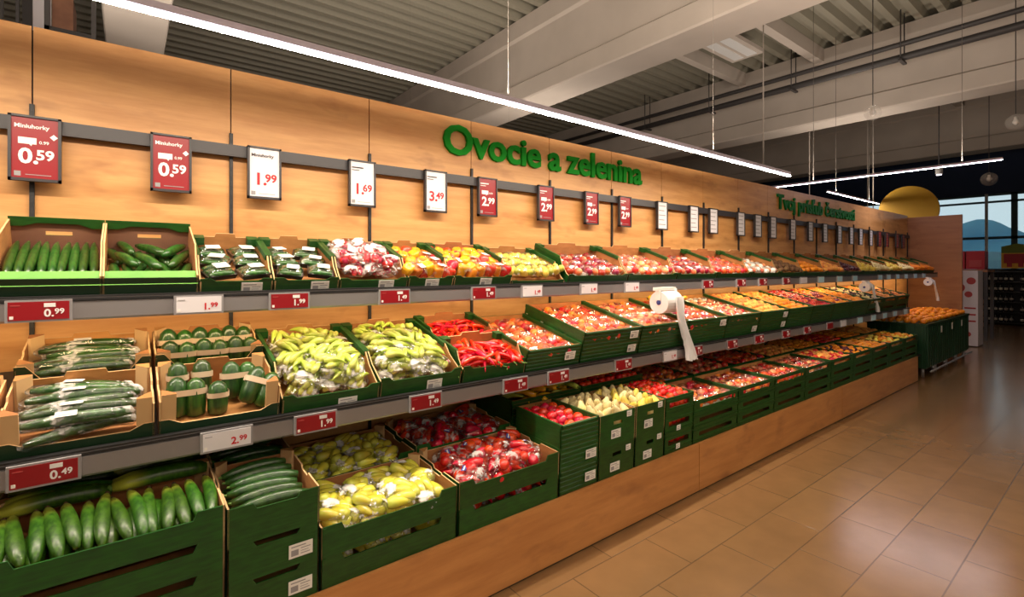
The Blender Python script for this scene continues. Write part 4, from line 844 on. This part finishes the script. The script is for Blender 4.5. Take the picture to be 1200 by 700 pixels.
# ================================================================ LIGHTS AND CEILING THINGS
for i, (x0, y0, x1, y1, z, wd, wu, lab) in enumerate(STRIPS):
    L_ = math.hypot(x1-x0, y1-y0); a = math.atan2(y1-y0, x1-x0)
    root = link('light_strip', None, None, T(((x0+x1)/2, (y0+y1)/2, z)) @ RZ(a)); tag(root, lab, 'light', 'strip lights')
    link('housing', MB().box(-L_/2,-.016,0,L_/2,.016,.026,'strip_case').data('housing'), root)
    link('diffuser', MB().box(-L_/2,-.011,-.007,L_/2,.011,-.0005,'glow' if i < 5 else 'glow_far').data('diffuser'), root)
    for k in range(int(L_/2.1)+1):
        xx = -L_/2+.45+k*2.1
        if xx < L_/2: link('suspension_wire', MB().tube([(xx,0,.026),(xx,0,6.6-z)], .0010 if i < 5 else .004, 'wire', 5).data('wire'), root)
    c = WARM if i < 5 else (1, .85, .9)
    lamp('strip_light', (0, 0, -.014), L_, .03, wd*L_, c, parent=root)
    lamp('strip_uplight', (0, 0, .048), L_, .03, wu*L_, (1, .86, .72), up=True, parent=root)
# bright vertical rod hung from the roof
for x, y, z0, lab in ((9.0, 4.2, 3.4, 'thin pale rod hanging from the roof, right of the long light strip'), (13.6, 5.2, 3.3, 'thin pale rod hanging far behind the wall end'), (16.5, 4.8, 3.2, 'farthest thin pale rod hanging near the yellow disc'), (15.2, 4.3, 2.9, 'thin pale rod beside the blue wall')):
    tag(link('hanging_rod', MB().tube([(x,y,z0),(x,y,6.6)], .012, 'beam', 6).data('hanging_rod')), lab, 'rod')
# pipes along second beam
def pipe(pts_, r, lab):
    tag(link('ceiling_pipe', MB().tube(pts_, r, 'pipe', 10).data('ceiling_pipe')), lab, 'pipe')
pipe([(11.9,-8,5.95),(11.9,19,5.95)], .05, 'upper dark pipe running under the roof in front of the second beam')
pipe([(12.0,-8,5.72),(12.0,19,5.72)], .07, 'lower dark cable tray pipe running under the roof in front of the second beam')
for k, y in enumerate((-1.2, .9, 2.9, 4.9, 6.9, 8.9)):
    m = MB(); 
    for dx in (-.12, .12): m.tube([(11.95+dx,y,5.62),(11.95+dx,y,6.6)], .012, 'pipe', 6)
    m.box(11.78,y-.03,5.60,12.12,y+.03,5.64,'pipe'); tag(link('pipe_hanger', m.data('pipe_hanger')), 'dark trapeze hanger holding the ceiling pipes', 'hanger', 'hangers of the ceiling pipes')
tag(link('ceiling_duct', MB().tube([(9.55,1.0,5.7),(9.55,1.0,6.6)], .05, 'pipe', 8).data('ceiling_duct')), 'short dark vertical pipe dropping from the roof at the top right', 'pipe')
# rooflight unit
root = link('roof_panel_light', None, None, T((10.0, 5.35, 6.2))); tag(root, 'pale rectangular panel fitting hanging under the roof beside the large beam', 'light')
link('panel_frame', MB().box(-.75,-.35,0,.75,.35,.08,'beam').data('pf'), root); link('panel_face', MB().box(-.65,-.25,-.01,.65,-.04,0,'white').box(-.65,.04,-.01,.65,.25,0,'white').data('pp'), root)
# globe pendants
for x, y, z, r, lab in ((9.53,2.7,4.1,.12,'clear glass globe pendant in front of the second beam'), (14.3,2.0,3.45,.14,'clear glass globe pendant above the far windows'), (12.3,1.38,4.15,.14,'clear glass globe pendant at the right edge under the third beam')):
    root = link('globe_pendant', None, None, T((x, y, z))); tag(root, lab, 'pendant lamp')
    link('cord', MB().tube([(0,0,r),(0,0,6.6-z)], .007, 'pipe', 6).data('cord'), root)
    link('globe', MB().rev([(max(.02, r*math.sin(PI*i/12)), -r*math.cos(PI*i/12)) for i in range(13)], 'globe_glass', 20).data('globe'), root)
    link('bulb', MB().rev([(.01,-.05),(.04,-.02),(.045,.01),(.025,.05),(.02,.09)], 'foam', 12).data('bulb'), root)
# spot
root = link('spotlight', None, None, T((15.0, 2.95, 3.85))); tag(root, 'small bright spotlight above the yellow disc', 'spotlight')
link('lamp_head', MB().rev([(.05,-.08),(.07,-.06),(.07,.06),(.03,.09)], 'white', 14).data('lh'), root); link('bulb', MB().rev([(.02,-.10),(.05,-.095),(.05,-.078),(.02,-.075)], 'glow', 12).data('bulb'), root); link('stem', MB().tube([(0,0,.08),(0,0,2.7)], .012, 'pipe', 6).data('st'), root)
# short strip at far right edge
root = link('light_strip', None, None, T((15.6, 1.25, 3.55)) @ RZ(0)); tag(root, 'short white strip light by the right edge above the windows', 'light')
link('housing', MB().box(-.1,-.6,0,.1,.25,.1,'white').data('h'), root); link('diffuser', MB().box(-.08,-.58,-.01,.08,.23,0,'glow_far').data('d'), root)
link('suspension_wire', MB().tube([(0,0,.1),(0,0,3.0)], .006, 'wire', 5).data('w'), root)

# ================================================================ BEYOND THE WALL
# yellow disc
root = link('yellow_disc', None, None, T((14.5, 3.42, 2.93))); tag(root, 'large mustard yellow round sign rising behind the far end of the oak wall', 'sign')
link('disc', MB().tube([(0,0,0),(.08,0,0)], .575, 'mustard', 48, False).data('disc'), root); link('post', MB().tube([(.04,0,-.5),(.04,0,-2.93)], .04, 'pipe', 8).data('post'), root)
# columns behind wall on the left
tag(link('white_column', MB().box(-.66,6,0,-.55,6.11,6.6,'white_column').data('white_column')), 'white square column rising behind the left end of the oak wall', 'column')
tag(link('dark_column', MB().box(-.80,6.6,0,-.73,6.67,6.6,'pipe').data('dark_column')), 'slim dark column behind the white column', 'column')
for k, (x, y, z) in enumerate(((-.98, 5.6, 3.4), (-.50, 5.1, 3.2), (-1.10, 8.6, 4.6))):
    rw = (.16, .27, .5)[k]
    root = link('storage_rack', None, None, T((x, y, 0))); tag(root, ['leftmost dark storage rack behind the oak wall', 'middle dark storage rack behind the oak wall', 'right dark storage rack behind the oak wall'][k], 'rack')
    for dx in (0, rw):
        link('post', MB().box(dx,0,0,dx+.03,.05,z+1.2,'pipe').data('post'), root)
    for h in range(9): link('shelf_board', MB().box(0,0,.4+h*.5,rw,.4,.43+h*.5,'dark_metal').data('sb'), root)
    for h in range(8): link('carton', MB().box(.04,.05,.43+h*.5,rw*(.6+.3*(h % 2)),.35,.70+h*.5,'dark_metal' if h % 2 else 'kraft_dark').data('ct'), root)
# white promotional pillar beyond the end panel
root = link('promotion_stand', None, None, T((13.3, 2.02, 0))); tag(root, 'white cardboard promotion stand with red round prints beyond the oak end panel', 'display stand')
link('stand_body', MB().box(0,0,.02,.5,.42,1.52,'white_column').data('sb'), root)
for yy, zz, rr_ in ((.10,1.32,.07),(.28,1.18,.09),(.14,1.05,.06),(.3,.42,.07),(.15,.25,.05)):
    link('round_print', MB().tube([(-.004,yy,zz),(0,yy,zz)], rr_, 'pink_print', 20, False).data('rp'), root)
for k in range(3): link('dark_stripe', MB().box(-.003,.03,.5+.13*k,0,.2,.53+.13*k,'poster_red').data('ds'), root)
# red crates standing on top behind
for k in range(3):
    tag(link('red_carton', MB().box(14.6+.1*k,2.45+.34*(k-1),1.55,15.0+.1*k,2.75+.34*(k-1),1.95,'poster_red').box(14.59+.1*k,2.5+.34*(k-1),1.6,14.6+.1*k,2.7+.34*(k-1),1.75,'pink_print').data('red_carton')), 'small dark red carton on the shelf under the far window, %s from the left' % ORD[2-k], 'carton', 'dark red cartons under the far window')
tag(link('carton_table', MB().box(14.5,2.05,1.49,15.3,3.2,1.54,'oak_dark').box(14.5,2.05,0,14.56,2.11,1.49,'pipe').box(15.2,2.05,0,15.26,2.11,1.49,'pipe').box(14.5,3.1,0,14.56,3.16,1.49,'pipe').box(15.2,3.1,0,15.26,3.16,1.49,'pipe').data('carton_table')), 'narrow brown stand under the dark red cartons', 'stand')
root = link('wooden_crate', None, None, T((17.3, 2.55, 0))); tag(root, 'brown wooden slatted crate standing left of the bottle rack', 'crate')
for k in range(5): link('slat', MB().box(0,0,.05+.15*k,.02,.5,.15+.15*k,'oak_dark').box(0,0,.05+.15*k,.5,.02,.15+.15*k,'oak_dark').data('slat'), root)
link('post', MB().box(.02,.02,0,.06,.06,.8,'oak_dark').box(.02,.44,0,.06,.48,.8,'oak_dark').data('post'), root)
# bottle rack with promotional boards on top
BX = 19.0
root = link('bottle_rack', None, None, T((BX, -1.6, 0))); tag(root, 'long dark rack full of bottles under the far windows', 'rack')
link('rack_frame', MB().box(.42,0,0,.46,4.5,1.55,'black').box(0,0,0,.46,.04,1.55,'black').box(0,4.46,0,.46,4.5,1.55,'black').box(0,2.2,0,.46,2.24,1.55,'black').data('rf'), root)
for k in range(6): link('shelf_board', MB().box(0,0,.05+.28*k,.45,4.5,.075+.28*k,'black').data('sb'), root)
bme = MB().rev([(.036,0),(.038,.02),(.038,.14),(.014,.19),(.013,.235)], 'bottle', 10).data('bottle'); lme = MB().rev([(.0385,.05),(.0387,.05),(.0387,.11),(.0385,.11)], 'bottle_label', 10).data('bl')
for k in range(5):
    for j in range(24):
        y = 2.75-.105*j-(.1 if j % 6 == 0 else 0)
        if y < -1.45: break
        o = link('wine_bottle', bme, None, T((BX+.10, y, .075+.28*k))); tag(o, 'dark bottle standing on the %s shelf of the far bottle rack' % ['lowest', 'second', 'third', 'fourth', 'top'][k], 'bottle', 'bottles on the %s shelf of the far rack' % ['lowest', 'second', 'third', 'fourth', 'top'][k]); link('bottle_label', lme, o)
for k in range(4):
    y = 1.62-.85*k
    root = link('promotion_box', None, None, T((BX+.05, y, 1.56))); tag(root, 'yellow and red promotion box on top of the bottle rack, %s from the left' % ORD[k], 'box', 'promotion boxes on the bottle rack')
    link('box_body', MB().box(0,0,0,.35,.8,.42,'poster_yellow').data('bb'), root); link('red_print', MB().box(-.004,.05,.14,0,.75,.40,'poster_red').data('rp'), root)
    for q in range(3): link('bottle_print', MB().box(-.007,.15+.22*q,.04,-.004,.25+.22*q,.22,'poster_red').data('bp'), root)
    link('header_board', MB().prism([(0,.42),(.8,.42),(.8,.60),(.5,.68),(.2,.62),(0,.66)], .02, 'poster_green', lambda a, b, t: (t, a, b)).data('hb'), root)
print('things', NOBJ[0], 'objects', len(bpy.data.objects))
